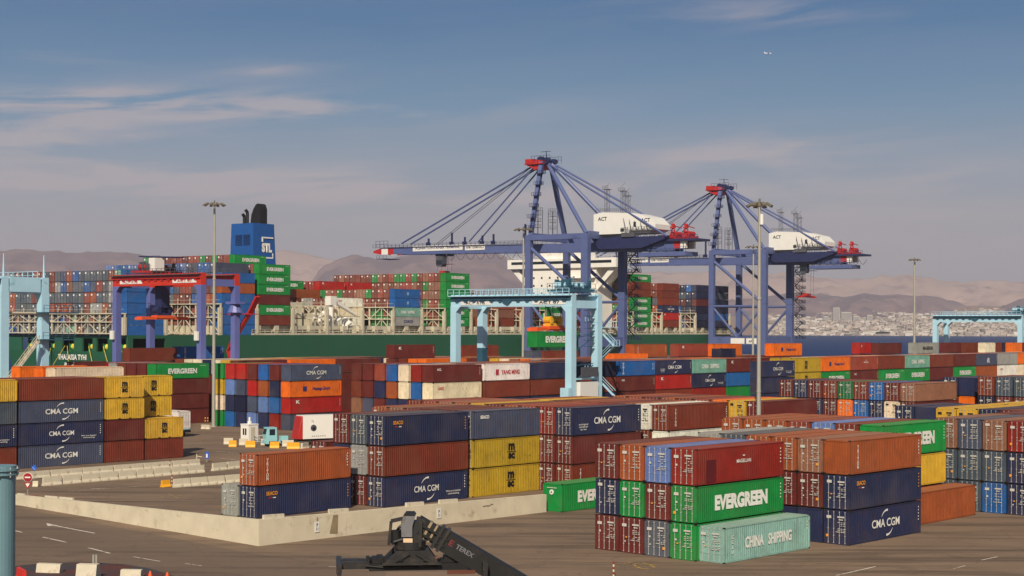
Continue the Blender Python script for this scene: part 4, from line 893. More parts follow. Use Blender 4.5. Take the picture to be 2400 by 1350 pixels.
# ------------------------------------------------------------------ ship-to-shore cranes
CB = mat('crane_blue', (86, 98, 144), 0.45, 0, 0.08, 0.3, dirt=(62, 70, 116), dscale=0.12, dpos=(0.58, 0.75)); CBD = mat('crane_dark_blue', (38, 44, 84), 0.5)
CRD = mat('crane_red', (178, 38, 34), 0.5, 0, 0.12, 0.5); CWH = mat('crane_white', (226, 224, 218), 0.5, 0, 0.04, 0.4, dirt=(196, 190, 180), dscale=0.4, dpos=(0.62, 0.75)); CGR = mat('crane_grey_steel', (90, 90, 98), 0.6, 0.3, 0.2)
def zigzag(mb, x, y, z0, z1, w_=1.6, d=2.6, step=3.2):
    z = z0; k_ = 0
    while z < z1:
        s_ = 1 if k_ % 2 == 0 else -1
        mb.bar((x, y - s_ * d / 2, z), (x, y + s_ * d / 2, z + step), 0.7, 0.12); mb.bar((x - .4, y - s_ * d / 2, z + 1), (x - .4, y + s_ * d / 2, z + step + 1), 0.07); mb.bar((x + .4, y - s_ * d / 2, z + 1), (x + .4, y + s_ * d / 2, z + step + 1), 0.07)
        mb.box(x - w_ / 2, x + w_ / 2, y + s_ * d / 2 - 0.5, y + s_ * d / 2 + 0.5, z + step - 0.06, z + step)
        mb.rail((x - w_ / 2, y + s_ * (d / 2 + 0.5), z + step), (x + w_ / 2, y + s_ * (d / 2 + 0.5), z + step), 1.1, 2, 0.04)
        z += step; k_ += 1
def sts(t0, label, troll, sag, spr, cage):
    """local x along the quay, y out over the water (origin: landside rail, near left leg)"""
    W, G, ZB = 22.5, 23.5, 46.0
    o0 = quay0 - PS * 2.0 + LS * t0 - PS * G
    c = empty('quay_crane', o0, RZS); tag(c, label, 'crane', 'blue quay cranes beside the ship')
    P = lambda mb, n, m=CB, par=c, sm=False: build(mb, n, m, par, sm)
    def tilt(y): return (y + 0) * 0.012
    for x in (0, W):
        for y in (0, G):
            mb = MB(); wx, wy = (2.0, 2.7) if y == 0 else (1.7, 2.2)
            mb.box(x - wx / 2, x + wx / 2, y - wy / 2, y + wy / 2, 2.6, ZB + 1.8); mb.box(x - wx / 2 - .12, x + wx / 2 + .12, y - wy / 2 - .12, y + wy / 2 + .12, 28, 28.4); lg = P(mb, 'leg')
            mb = MB(); mb.box(x - 4.5, x + 4.5, y - 0.6, y + 0.6, 1.3, 2.6)
            for q in (-3.6, -1.8, 1.8, 3.6): mb.tube((x + q, y - 0.3, 0.65), (x + q, y + 0.3, 0.65), 0.6, 12)
            P(mb, 'bogie', CBD)
    for x in (0, W):
        mb = MB(); mb.box(x - 0.98, x + 0.98, 1.3, G - 1.1, 11.6, 14.6); P(mb, 'portal_beam')
        mb = MB(); mb.tube((x, 1.2, 27), (x, G - 1, 27), 0.5, 10); P(mb, 'tie_beam')
        mb = MB(); mb.tube((x, G - 1, ZB - 1), (x, 1.2, 28.6), 0.62, 10); P(mb, 'brace')
        mb = MB(); mb.tube((x, G - 1, 26), (x, 12, 14.6), 0.5, 10); P(mb, 'brace')
        mb = MB(); mb.tube((x, 1, 26), (x, 12, 14.6), 0.5, 10); P(mb, 'brace')
        mb = MB(); mb.box(x - 0.9, x + 0.9, -1.2, G + 1.0, ZB + 1.81, ZB + 3.6); P(mb, 'top_beam')
    for y in (0, G):
        mb = MB(); mb.box(0.99, W - 0.99, y - 1.0, y + 1.0, 11.9, 14.9); P(mb, 'portal_beam')
        mb = MB(); mb.box(0.9, W - 0.9, y - 0.9, y + 0.9, ZB + 1.9, ZB + 4.4); P(mb, 'cross_beam')
    mb = MB(); mb.tube((1, G, 27), (W - 1, G, 27), 0.4, 8); P(mb, 'tie_beam')
    YB, YT = -35.0, G + 78.5
    gx = (W / 2 - 2.6, W / 2 + 2.6)
    for x in gx:
        mb = MB(); z0, z1 = ZB - 0.9 + tilt(YB) , ZB - 0.9 + tilt(YT - 6)
        mb.hexa([(x - .6, YB + 6, z0 - 1.3), (x + .6, YB + 6, z0 - 1.3), (x + .6, YT - 10, z1 - 1.2), (x - .6, YT - 10, z1 - 1.2), (x - .6, YB + 6, z0 + 2.0), (x + .6, YB + 6, z0 + 2.0), (x + .6, YT - 10, z1 + 1.3), (x - .6, YT - 10, z1 + 1.3)])
        g_ = P(mb, 'girder')
        for (a_, b2, m_) in ((YT - 10, YT - 7.2, CRD), (YT - 7.2, YT - 4, CWH), (YT - 4, YT, CRD)):
            mb = MB(); e = 0 if b2 < YT else 1.0; mb.hexa([(x - .6, a_, z1 - 1.2), (x + .6, a_, z1 - 1.2), (x + .6, b2, z1 - 1.2 + e * .7), (x - .6, b2, z1 - 1.2 + e * .7), (x - .6, a_, z1 + 1.3), (x + .6, a_, z1 + 1.3), (x + .6, b2, z1 + 1.3 - e), (x - .6, b2, z1 + 1.3 - e)]); P(mb, 'boom_end', m_)
        for (a_, b2, m_) in ((YB + 3.4, YB + 6, CRD), (YB + 1.4, YB + 3.4, CWH)):
            mb = MB(); mb.box(x - .6, x + .6, a_, b2, z0 - .6, z0 + 1.9); P(mb, 'girder_end', m_)
    mb = MB()
    for y in range(int(YB) + 8, int(YT) - 4, 9): mb.box(gx[0] + .6, gx[1] - .6, y, y + .4, ZB + .1 + tilt(y), ZB + .7 + tilt(y))
    P(mb, 'cross_ties')
    for x in (gx[0] - 0.75, gx[1] + 0.75):
        mb = MB(); mb.bar((x, G + 3, ZB + 1.0 + tilt(G)), (x, YT, ZB + .5 + tilt(YT)), 0.8, 0.08); mb.rail((x - .3, G + 3, ZB + 1.05 + tilt(G)), (x - .3, YT, ZB + .55 + tilt(YT)), 1.1, 40, 0.035); P(mb, 'walkway', CBD)
    for y, z in ((G + 41, 4.5), (G + 35, 2.8), (G + 22, 3.6), (G + 8, 6.8), (G + 52, 2.6), (G + 27, 3.2)):
        mb = MB(); zz = ZB + 1 + tilt(y); mb.box(W / 2 - 2.9, W / 2 - 2.3, y - .25, y + .25, zz, zz + z); mb.box(W / 2 - 3.2, W / 2 - 2.2, y - .5, y + .8, zz, zz + 1.2); P(mb, 'boom_bracket', CBD)
    mb = MB(); mb.rail((gx[0] - .4, YT - 7, ZB + 1.8), (gx[0] - .4, YT - 1, ZB + 1.8), 2.4, 3, .05); mb.box(gx[0] - 1.2, gx[1] + 1.2, YT - 7, YT - 2, ZB - 2.6, ZB - 2.4); mb.rail((gx[0] - 1.2, YT - 7, ZB - 2.4), (gx[0] - 1.2, YT - 2, ZB - 2.4), 1.1, 3); P(mb, 'end_platform', CBD)
    AP = (W / 2, G + 1.0, 75.5)
    for x, y in ((1.0, G), (W - 1.0, G)):
        mb = MB(); mb.bar((x, y, ZB + 3.6), (AP[0] + (-2.7 if x < 5 else 2.7), AP[1], AP[2]), 1.35, 1.35); P(mb, 'mast_leg')
    for x in (0.6, W - .6):
        mb = MB(); mb.tube((x, 0.2, ZB + 3.5), (AP[0] + (-1.2 if x < 5 else 1.2), AP[1] - 1.5, AP[2] - .6), 0.72, 10); P(mb, 'back_leg')
    mb = MB()     # ladder platforms climbing the left mast leg
    for q in range(6):
        f = 0.08 + q * 0.15; x = 1 + (AP[0] - 2.6) * f; z = ZB + 3.6 + (AP[2] - ZB - 3.6) * f
        mb.box(x - 2.6, x - .5, G - 1.2, G + 1.2, z, z + .1); mb.rail((x - 2.6, G - 1.2, z), (x - .6, G - 1.2, z), 1.2, 3, .05); mb.rail((x - 2.6, G + 1.2, z), (x - 2.6, G - 1.2, z), 1.2, 3, .05); mb.bar((x - 1.2, G, z), (x + 0.7, G, z + 4.2), 0.5, .1)
        mb.rail((x - .4, G + 1.2, z), (x - .4, G - 1.2, z), 1.2, 3, .05)
    P(mb, 'ladder', CBD)
    mb = MB(); mb.box(AP[0] - 4.2, AP[0] + 4.2, AP[1] - 1, AP[1] + 6.4, AP[2] - .8, AP[2] - .4); mb.box(AP[0] - 3.4, AP[0] + 1.2, AP[1] - .2, AP[1] + 3.2, AP[2] - 2.6, AP[2] + .6); mb.box(AP[0] - 4.0, AP[0] + .5, AP[1] + 3.0, AP[1] + 6.2, AP[2] - .3, AP[2] + 1.1); mb.bar((AP[0] - 3.6, AP[1] + 5.6, AP[2] - .8), (AP[0] - 2.6, AP[1] + .5, AP[2] - 3.2), .5); P(mb, 'mast_head', CRD)
    mb = MB()
    for x in (-2.4, -1.2, 1.2, 2.4):
        mb.tube((AP[0] + x - .2, AP[1] + .8, AP[2] + .9), (AP[0] + x + .2, AP[1] + .8, AP[2] + .9), 1.1, 14); mb.tube((AP[0] + x - .2, AP[1] - 2.2, AP[2] + .3), (AP[0] + x + .2, AP[1] - 2.2, AP[2] + .3), 0.9, 14)
    mb.rail((AP[0] - 3.4, AP[1] - 4, AP[2] - .3), (AP[0] - 3.4, AP[1] + 4, AP[2] - .3), 2.4, 6, .05); mb.rail((AP[0] + 3.4, AP[1] - 4, AP[2] - .3), (AP[0] + 3.4, AP[1] + 4, AP[2] - .3), 2.4, 6, .05); mb.bar((AP[0], AP[1], AP[2]), (AP[0], AP[1], AP[2] + 4), .2); mb.bar((AP[0], AP[1] - 2, AP[2] + 3.8), (AP[0], AP[1] + 2.4, AP[2] + 3.8), .15); P(mb, 'sheaves', CBD)
    for x in (-1.9, 1.9):
        for (y, z) in ((G + 65, 2.0), (G + 33, 2.2)):
            mb = MB(); mb.tube((AP[0] + x, AP[1] + 2.5, AP[2] - .4), (AP[0] + x * 1.35, y, ZB + z + tilt(y)), 0.34 if y > G + 40 else .28, 8); P(mb, 'forestay')
        mb = MB(); mb.tube((AP[0] + x, AP[1] - 2, AP[2] - .5), (AP[0] + x * 2.9, YB + 7, ZB + 2.0), 0.36, 8); P(mb, 'backstay')
        mb = MB(); mb.tube((AP[0] + x * .4, AP[1] + 2.6, AP[2] + .6), (AP[0] + x * .4, G + 50, ZB + 2.4), 0.1, 6); P(mb, 'boom_hoist_rope', CGR)
    # cages standing above the waterside beam
    for x in (5.2, 14.0):
        mb = MB()
        for a_ in (0, 2.6):
            for b2 in (0, 2.0): mb.bar((x + a_, G + b2, ZB + 4.4), (x + a_, G + b2, ZB + 12.6), .16)
        for z in (6.6, 8.8, 11, 12.6): mb.rail((x, G, ZB + z), (x + 2.6, G, ZB + z), 1.0, 2, .04); mb.rail((x, G + 2, ZB + z), (x, G, ZB + z), 1.0, 2, .04); mb.box(x, x + 2.6, G, G + 2, ZB + z - .05, ZB + z)
        P(mb, 'stair_tower', CGR)
    # machinery house
    mb = MB(); x0, x1 = 6.6, W - 6.6; ya, yb = 1.4, -23.0
    sec = [(ya, ZB + 3.4), (ya, ZB + 10.2), (ya - 3.5, ZB + 10.8), (yb + 8, ZB + 10.0), (yb + 2.5, ZB + 8.6), (yb, ZB + 6.2), (yb, ZB + 4.6), (yb + 3, ZB + 3.4)]
    mb.prism(sec, 'x', x0, x1); hs = P(mb, 'machinery_house', CWH)
    mb = MB(); mb.prism([(1.8, ZB + 2.2), (-27, ZB + 2.2), (-27, ZB + 1.2), (-18, ZB - 1.6), (-1.4, ZB - 1.6)], 'x', x0 - .8, x1 + .8); P(mb, 'house_platform', CBD)
    mb = MB(); mb.rail((x0 - .8, 0, ZB + 2.2), (x0 - .8, -30, ZB + 2.2), 1.1, 22, .04); mb.rail((x0 + .1, ya - 1, ZB + 11.2), (x0 + .1, yb + 9, ZB + 10.6), .9, 18, .04); build(mb, 'handrail', CGR, c)
    mb = MB()
    for q in range(5): yq = yb + 1.5 + q * 2.2; mb.bar((x0 - .9, yq, ZB + 2.2), (x0 - .9, yq + 1.6, ZB + 6.4 + q * .5), .14); mb.bar((x0 - .9, yq + 1.6, ZB + 2.2), (x0 - .9, yq, ZB + 5.4), .1); mb.rail((x0 - .9, yq, ZB + 4.3), (x0 - .9, yq + 2.2, ZB + 4.3), 1.1, 2, .05)
    mb.box(x0 - 1.1, x0 - .1, yb + 1, yb + 10, ZB + 4.2, ZB + 4.32); mb.box(x0 - 1.3, x0 - .2, -10.5, -3.6 - 12, ZB + 2.21, ZB + 3.6); P(mb, 'side_gangway', CGR)
    for yy in (-2.2, -19.2):
        o = link('lettering', text_mesh('ACT', BLK if yy > -10 else CBD, 0.02, 3.6, 1.3), hs); o.location = (x0 - .06, yy, ZB + (8.6 if yy > -10 else 7.6)); o.rotation_euler.z = R(-90)
    mb = MB(); mb.box(x0 - .08, x0 - .01, -15.5, -14.5, ZB + 5.6, ZB + 7.2); mb.box(x0 - .08, x0 - .01, -10.8, -9.4, ZB + 4.1, ZB + 5.2); build(mb, 'window', GLASS, hs)
    for y, hh in ((-3.0, 10), (-9.4, 9), (-11.2, 7)):
        mb = MB()
        for a_ in (-.5, .5): mb.bar((W / 2 + a_ - 4, y, ZB + 9), (W / 2 + a_ - 4, y, ZB + 10.0 + hh * .85), .1); mb.bar((W / 2 + a_ - 4, y - 1.2, ZB + 9), (W / 2 + a_ - 4, y - 1.2, ZB + 10.0 + hh * .85), .1)
        for z in range(0, int(hh), 2): mb.bar((W / 2 - 4.5, y, ZB + 11 + z), (W / 2 - 3.5, y - 1.2, ZB + 12.6 + z), .1)
        mb.box(W / 2 - 5.2, W / 2 - 2.8, y - 1.7, y + .6, ZB + 9.9 + hh * .85, ZB + 10.0 + hh * .85); mb.rail((W / 2 - 5.2, y - 1.7, ZB + 10 + hh * .85), (W / 2 - 5.2, y + .6, ZB + 10 + hh * .85), 1.0, 3, .04); P(mb, 'roof_mast', CGR)
    mb = MB(); mb.box(gx[0] - 1.6, gx[1] + 1.6, YB - 3.5, YB + 10, ZB + .4, ZB + 1.1); mb.rail((gx[0] - 1.6, YB - 3.5, ZB + 1.1), (gx[0] - 1.6, YB + 10, ZB + 1.1), 1.2, 9, .05); P(mb, 'rear_platform', CBD)
    for y, h_ in ((YB + 1.5, 5.4), (YB + 6.4, 5.6)):
        mb = MB(); mb.box(gx[0] - .6, gx[1] + .6, y - 1.2, y + 1.0, ZB + 1.1, ZB + 2.1); xq = gx[0] - .2
        mb.bar((xq, y - 1.3, ZB + 2.0), (xq, y + .1, ZB + h_), .35); mb.bar((xq, y + 1.2, ZB + 2.0), (xq, y - .1, ZB + h_), .35); mb.bar((xq, y - .8, ZB + 3.3), (xq, y + .7, ZB + 3.6), .3); mb.tube((xq - .4, y, ZB + h_ + .1), (xq + .4, y, ZB + h_ + .1), .55, 12)
        mb.box(xq - .5, xq + .5, y - .7, y + .9, ZB + h_ - .9, ZB + h_ - .4); mb.tube((gx[0], y + .3, ZB + 2.9), (gx[1], y + .3, ZB + 2.9), .8, 14); mb.bar((xq, y, ZB + h_), (gx[1], y, ZB + h_ - .6), .25); P(mb, 'winch', CRD)
    mb = MB(); mb.box(gx[0] - 1.2, gx[1] + 1.2, YB + 8.4, YB + 11.5, ZB + 1.1, ZB + 2.5); P(mb, 'winch_housing', CRD)
    mb = MB(); mb.box(gx[0] - 1.4, gx[1] + 1.4, YB + 1, YB + 19, ZB - 4.4, ZB - 3.0); mb.rail((gx[0] - 1.4, YB + 1, ZB - 3), (gx[0] - 1.4, YB + 19, ZB - 3), 1.6, 9, .06)
    for y in (YB + 2, YB + 9, YB + 18): mb.bar((gx[0] - 1, y, ZB - 3.2), (gx[0] - 1, y, ZB - .5), .2)
    P(mb, 'lower_rear_platform', CB)
    # signs on the boom
    for ya_, wd, s_, tm in ((G + 59, 23.5, 'AQABA CONTAINER TERMINAL', BLUL), (G + 34.4, 9.0, 'APM TERMINALS', CGR)):
        mb = MB(); yy = ya_; zz = ZB - .2 + tilt(yy - wd / 2); mb.box(gx[0] - .72, gx[0] - .62, yy - wd, yy, zz - .75, zz + 1.25); sg = P(mb, 'sign_board', CWH)
        o = link('lettering', text_mesh(s_, tm, 0.02, wd * .9, .9), sg); o.location = (gx[0] - .76, yy - wd / 2, zz + .25); o.rotation_euler.z = R(-90)
    # trolley, cab, cables
    y = troll; mb = MB(); mb.box(gx[0] + .4, gx[1] - .4, y - 2.6, y + 2.6, ZB - 2.0, ZB - 1.2); tr = P(mb, 'trolley', CBD)
    mb = MB(); mb.box(gx[0] - .6, gx[0] + 2.0, y - 1.5, y + 1.5, ZB - 5.0, ZB - 2.2); mb.prism([(y - 1.5, ZB - 5), (y + 1.5, ZB - 5), (y + 1.1, ZB - 5.9), (y - 1.1, ZB - 5.9)], 'x', gx[0] - .6, gx[0] + 2); cb = build(mb, 'operator_cab', CGR, tr)
    mb = MB(); mb.box(gx[0] - .68, gx[0] - .61, y - 1.3, y + 1.3, ZB - 5.2, ZB - 3.6); build(mb, 'window', GLASS, cb)
    mb = MB(); mb.box(gx[0] - 1.2, gx[0] + 2.4, y - 5, y - 1.6, ZB - 5.1, ZB - 5.0); mb.rail((gx[0] - 1.2, y - 5, ZB - 5), (gx[0] - 1.2, y - 1.6, ZB - 5), 1.1, 3); build(mb, 'cab_platform', CBD, tr)
    for xx in (-1.2, 1.2):
        for yy in (-2.4, 2.4):
            mb = MB(); mb.tube((W / 2 + xx, y + yy, ZB - 2), (W / 2 + xx, y + yy, spr + 1.4), 0.05, 5); build(mb, 'hoist_rope', CGR, tr)
    mb = MB(); mb.box(W / 2 - 6.1, W / 2 + 6.1, y - .4, y + .4, spr, spr + .7); mb.box(W / 2 - 6.1, W / 2 - 5.7, y - 1.2, y + 1.2, spr - .1, spr + .5); mb.box(W / 2 + 5.7, W / 2 + 6.1, y - 1.2, y + 1.2, spr - .1, spr + .5); mb.box(W / 2 - 1.8, W / 2 + 1.8, y - 1, y + 1, spr + .7, spr + 1.6); build(mb, 'spreader', CRD, tr)
    mb = MB(); p0, p1, n_ = sag
    for q in range(n_):
        a_ = p0 + (p1 - p0) * q / n_; b2 = p0 + (p1 - p0) * (q + 1) / n_; pr = None; dd = min(5.0, abs(b2 - a_) * .55 + .6)
        for i in range(9):
            f = i / 8; p = Vector((gx[0] - 1.0, a_ + (b2 - a_) * f, ZB - 1.2 - 4 * dd * f * (1 - f) * .8))
            if pr: mb.tube(pr, p, .09, 5, cap=False)
            pr = p
    P(mb, 'festoon_cable', CGR)
    mb = MB(); zigzag(mb, W + 2.9, -2.4, 14.5, ZB - 2, 2.4, 3.4, 3.0)
    for q in range(11): z = 14 + q * 2.9; mb.box(W + 1.0, W + 4.6, -4.6, .6, z, z + .12); mb.rail((W + 4.6, -4.6, z), (W + 4.6, .6, z), 1.2, 4, .07); mb.rail((W + 1, -4.6, z), (W + 4.6, -4.6, z), 1.2, 3, .07); mb.bar((W + 4.5, -4.5, z), (W + 1.2, -.4, z + 2.9), .18)
    P(mb, 'access_stairs', CBD)
    mb = MB()
    for z in (18, 24, 30, 36, 41): mb.tube((W + 1.2, 1.6, z), (W + 2.4, 1.6, z), .9, 10); mb.box(W + 1, W + 3.4, -3.4, 2.4, z - .08, z)
    P(mb, 'cable_reels', CGR)
    mb = MB(); mb.box(-1.1, -1.03, 8.0, 14.2, 12.0, 14.2); mb.box(-1.1, -1.03, 2.6, 7.2, 12.0, 14.2); sg = P(mb, 'portal_sign', CWH) if cage else None
    if cage: o = link('lettering', text_mesh('APM', CBD, .03, 2.4, .9), sg); o.location = (-1.14, 4.9, 13.0); o.rotation_euler.z = R(-90)
    return c
sts(167.8, 'nearer blue quay crane with red capped mast and white machinery house', 23.5 + 46.5, (23.5 + 2, 23.5 + 43, 9), 37.0, False)
sts(292.8, 'farther blue quay crane with red capped mast, right of the other', -13.0, (-40, -16, 8), 30.5, True)

# ------------------------------------------------------------------ rubber-tyred gantries
TQ = mat('gantry_pale_blue', (172, 212, 230), 0.45, 0, 0.06, 0.4, dirt=(104, 150, 164), dscale=0.35, dpos=(0.62, 0.75)); TQD = mat('gantry_dark_teal', (44, 84, 104), 0.5)
RB = mat('gantry_red', (196, 52, 30), 0.45, 0, 0.08, 0.4); RBL = mat('gantry_violet_blue', (98, 106, 166), 0.45, 0, 0.07, 0.4)
TYRE = mat('tyre_rubber', (28, 27, 26), 0.9)
def rtg(A, th, S, Wb, ZT, leg_m, gir_m, dark_m, label, lw=1.42, gd=2.2, stairs=True, trol=0.1, red=False, girder_solid=False, patch=True, letter=True, nowheels=False):
    """local x along the containers (wheelbase Wb), y across them (span S)"""
    c = empty('yard_gantry', A, R(90 - th)); tag(c, label, 'gantry crane', 'gantry cranes over the yard')
    P = lambda mb, n, m=leg_m, par=c: build(mb, n, m, par)
    for y in (0, S):
        for x in (0, Wb):
            mb = MB(); s_ = 1 if x == 0 else -1
            mb.hexa([(x - lw / 2, y - lw / 2, 2.4), (x + lw / 2, y - lw / 2, 2.4), (x + lw / 2, y + lw / 2, 2.4), (x - lw / 2, y + lw / 2, 2.4), (x - lw / 2, y - lw / 2, ZT - gd), (x + lw / 2, y - lw / 2, ZT - gd), (x + lw / 2, y + lw / 2, ZT - gd), (x - lw / 2, y + lw / 2, ZT - gd)])
            sy = 1 if y == 0 else -1; yy = y + sy * lw / 2
            mb.prism([(yy, ZT - gd), (yy + sy * 1.1, ZT - gd), (yy, ZT - gd - 1.1)], 'x', x - lw / 2 + .002, x + lw / 2 - .002); lg = P(mb, 'leg')
            if patch and x == Wb and y == S: mb = MB(); mb.box(x - lw / 2 - .03, x + lw / 2 + .03, y - lw / 2 - .03, y + lw / 2 + .03, ZT * .45, ZT * .58); build(mb, 'dark_band', dark_m, lg)
        mb = MB(); mb.box(-3.2, Wb + 3.2, y - .6, y + .6, 1.5, 2.39); P(mb, 'sill_beam')
        for x in (-2.2, .6, Wb - .6, Wb + 2.2): mb = MB(); mb.tube((x, y - .35, .8), (x, y + .35, .8), .8, 16); P(mb, 'wheel', TYRE)
        mb = MB(); mb.box(lw / 2, Wb - lw / 2, y - .5, y + .5, ZT - 2.6, ZT - 1.2) ; P(mb, 'end_tie')
    for x in (0, Wb):
        mb = MB(); mb.box(x - .62, x + .62, -lw / 2, S + lw / 2, ZT - gd + .002, ZT); g_ = P(mb, 'girder', gir_m)
        mb = MB(); sd_ = -1; mb.box(x - 1.5, x - .64, -lw / 2, S + lw / 2, ZT - .35, ZT - .22); mb.rail((x - 1.5, -lw / 2, ZT - .22), (x - 1.5, S + lw / 2, ZT - .22), 1.2, 20, .045); P(mb, 'walkway', gir_m if not red else CGR)
        if x == 0:
            mb = MB(); mb.box(x - .95, x - .63, -.5, S + .5, ZT - 1.05, ZT - .45)
            for q in range(13): yy = 1 + (S - 2) * q / 12; mb.prism([(yy - .7, ZT - 1.05), (yy + .7, ZT - 1.05), (yy + .25, ZT - 1.5), (yy - .25, ZT - 1.5)], 'x', x - .8, x - .64)
            P(mb, 'cable_tray', dark_m)
            if not red: mb = MB(); mb.prism([(S * .52 - 1.4, ZT - .5), (S * .52 + 1.4, ZT - .5), (S * .52 + .9, ZT - 1.5), (S * .52 - .2, ZT - 2.0), (S * .52 - 1.2, ZT - 1.3)], 'x', x - .9, x - .81); P(mb, 'emblem_plate', dark_m)
    if letter:
        mb = MB(); mb.box(-.70, -.635, S * .03, S * .30, ZT - 1.95, ZT - 1.15); mb.box(-.70, -.635, S * .66, S * .93, ZT - 1.95, ZT - 1.15); sg = P(mb, 'sign_board', CWH)
        for yy, s_ in ((S * .16, 'ACT 07'), (S * .80, 'ACT  RTG')):
            o = link('lettering', text_mesh(s_, BLK if not red else REDL, .02, S * .17, .55), sg); o.location = (-.73, yy, ZT - 1.55); o.rotation_euler.z = R(-90)
    # trolley with machinery
    yt = S * trol; mb = MB(); mb.box(-.4, Wb + .4, yt - 2.4, yt + 2.4, ZT + .3, ZT + .8); tr = P(mb, 'trolley', dark_m)
    rn = random.Random(int(S * 10 + ZT)); mb = MB()
    for q in range(22):
        x, y, a_ = rn.uniform(0, Wb - 1), yt + rn.uniform(-2.4, 2.2), rn.uniform(.3, 1.1); mb.box(x, x + a_, y, y + a_, ZT + .8, ZT + .8 + rn.uniform(.4, 2.0))
        if q % 3 == 0: mb.bar((x, y, ZT + .8), (x + 1.2, y + .6, ZT + 3.2), .12)
    mb.rail((-.4, yt - 2.4, ZT + .8), (-.4, yt + 2.4, ZT + .8), 1.1, 4); mb.rail((-.4, yt - 2.4, ZT + .8), (Wb, yt - 2.4, ZT + .8), 1.1, 5); build(mb, 'hoist_machinery', dark_m if not red else CGR, tr)
    mb = MB()
    for q in range(4): mb.tube((1 + q * 1.5, yt - 1.5, ZT + 1.6), (1 + q * 1.5, yt + 1.5, ZT + 1.6), .55, 12)
    build(mb, 'rope_drum', leg_m if not red else CRD, tr)
    if red:
        mb = MB(); mb.box(1, 3.4, yt - 3.6, yt - 1.6, ZT + .8, ZT + 3.4); build(mb, 'white_cabinet', CWH, tr)
        mb = MB(); mb.bar((Wb / 2, yt + 4, ZT + 3.9), (Wb / 2, yt - 7, ZT + 3.5), 3.2, .25); mb.bar((Wb / 2, yt, ZT + .8), (Wb / 2, yt, ZT + 3.9), .5); build(mb, 'canopy', CBD, tr)
    if stairs:
        mb = MB(); zigzag(mb, Wb + lw / 2 + 1.0, 0, 5.5, ZT - 6, 1.8, 5.6, 4.6); mb.rail((Wb + .9, -2, ZT - 6), (Wb + 3.2, -2, ZT - 6), 1.1, 3); mb.box(Wb + .9, Wb + 3.4, -2.4, 2.4, ZT - 6.1, ZT - 6)
        mb.box(.9, Wb - .9, -.7, .7, 8.6, 8.9)
        P(mb, 'access_stairs', leg_m if not red else CRD)
        mb = MB()
        for q in range(7): z = ZT - 3 - q * 1.1; mb.box(Wb - 3.4, Wb - 1.2, -.4, .4, z, z + .12)
        for q in range(5): z = 6 + q * 2.6; mb.bar((1.2, -.3, z), (Wb - 1.5, -.3, z + (2.6 if q % 2 else .3)), .14)
        P(mb, 'ladder', dark_m)
        mb = MB(); mb.box(1.2, Wb - 1.2, -1.3, 1.1, 5.2, 8.2); eb = P(mb, 'engine_housing', CWH)
        mb = MB(); mb.box(1.4, Wb - 1.4, -1.45, -1.31, 9.1, 10.9)
        P(mb, 'louvre_box', CGR)
        mb = MB(); mb.box(-1.9, -.9, -1.0, .9, 3.0, 7.2); P(mb, 'junction_box', leg_m)
    return c, P, tr
A1 = at(1338, 768, 285); A1.z = 0
c, P, tr = rtg(A1, 40, 28.0, 7.8, 24.2, TQ, TQ, TQD, 'pale blue gantry crane in the middle with a green container hanging in it', trol=.1)
mb = MB(); hx0, hy0, hz0 = -3.2, 5.2, 17.35
for xx in (-1.4, 1.4):
    for yy in (-.8, .8): mb.tube((hx0 + 6.1 + xx, hy0 + 1.2 + yy, 24), (hx0 + 6.1 + xx * .8, hy0 + 1.2 + yy, hz0 + 2.2), .06, 5)
build(mb, 'hoist_rope', TQD, tr)
OR = mat('spreader_orange', (226, 90, 36), 0.5, 0, 0.12, 0.5); YE = mat('headblock_yellow', (222, 170, 40), 0.5, 0, 0.1)
def spreader(tr, x0, y0, z, m1, m2, L=12.19):
    mb = MB(); yc = y0 + 1.22; mb.box(x0 + .2, x0 + L - .2, yc - .75, yc - .25, z + .15, z + .75); mb.box(x0 + .2, x0 + L - .2, yc + .25, yc + .75, z + .15, z + .75)
    for x in (x0, x0 + L - .5): mb.box(x, x + .5, y0, y0 + 2.44, z + .05, z + .6)
    mb.box(x0 + L / 2 - 2.2, x0 + L / 2 + 2.2, yc - .9, yc + .9, z + .4, z + 1.0); sp_ = build(mb, 'spreader', m1, tr)
    mb = MB(); mb.box(x0 + L / 2 - 1.7, x0 + L / 2 + 1.7, yc - .7, yc + .7, z + 1.0, z + 1.5)
    for xx in (-1.4, 1.4):
        mb.tube((x0 + L / 2 + xx, yc - .8, z + 2.1), (x0 + L / 2 + xx, yc + .8, z + 2.1), .65, 12); mb.box(x0 + L / 2 + xx - .3, x0 + L / 2 + xx + .3, yc - .9, yc - .7, z + 1.4, z + 2.8)
    mb.bar((x0 + L / 2, yc, z + 1.5), (x0 + L / 2, yc, z + 2.6), .7); build(mb, 'headblock', m2, sp_)
spreader(tr, hx0, hy0, hz0, OR, YE)
Mx = Matrix.Translation(A1) @ Matrix.Rotation(R(50), 4, 'Z')
p = Mx @ Vector((hx0, hy0, hz0 - 2.9))
container(p, R(50), 'green', 'bright green container hanging under the orange spreader of the gantry', 'EVGB', 12.19, 2.9, True, False, group='lifted container')
A2 = at(472, 768, 312); A2.z = 0
c, P, tr = rtg(A2, 40, 27.6, 8.6, 28.6, RBL, RB, CRD, 'red topped gantry crane on violet blue legs at left', red=True, trol=.72, patch=False, gd=2.4, stairs=False, lw=1.3)
spreader(tr, -2.6, 15.6, 19.2, OR, CBD)
mb = MB(); mb.bar((3.4, 16.8, 21.8), (3.4, 16.8, 28.4), 2.0, 2.2); build(mb, 'mast_frame', CBD, tr)
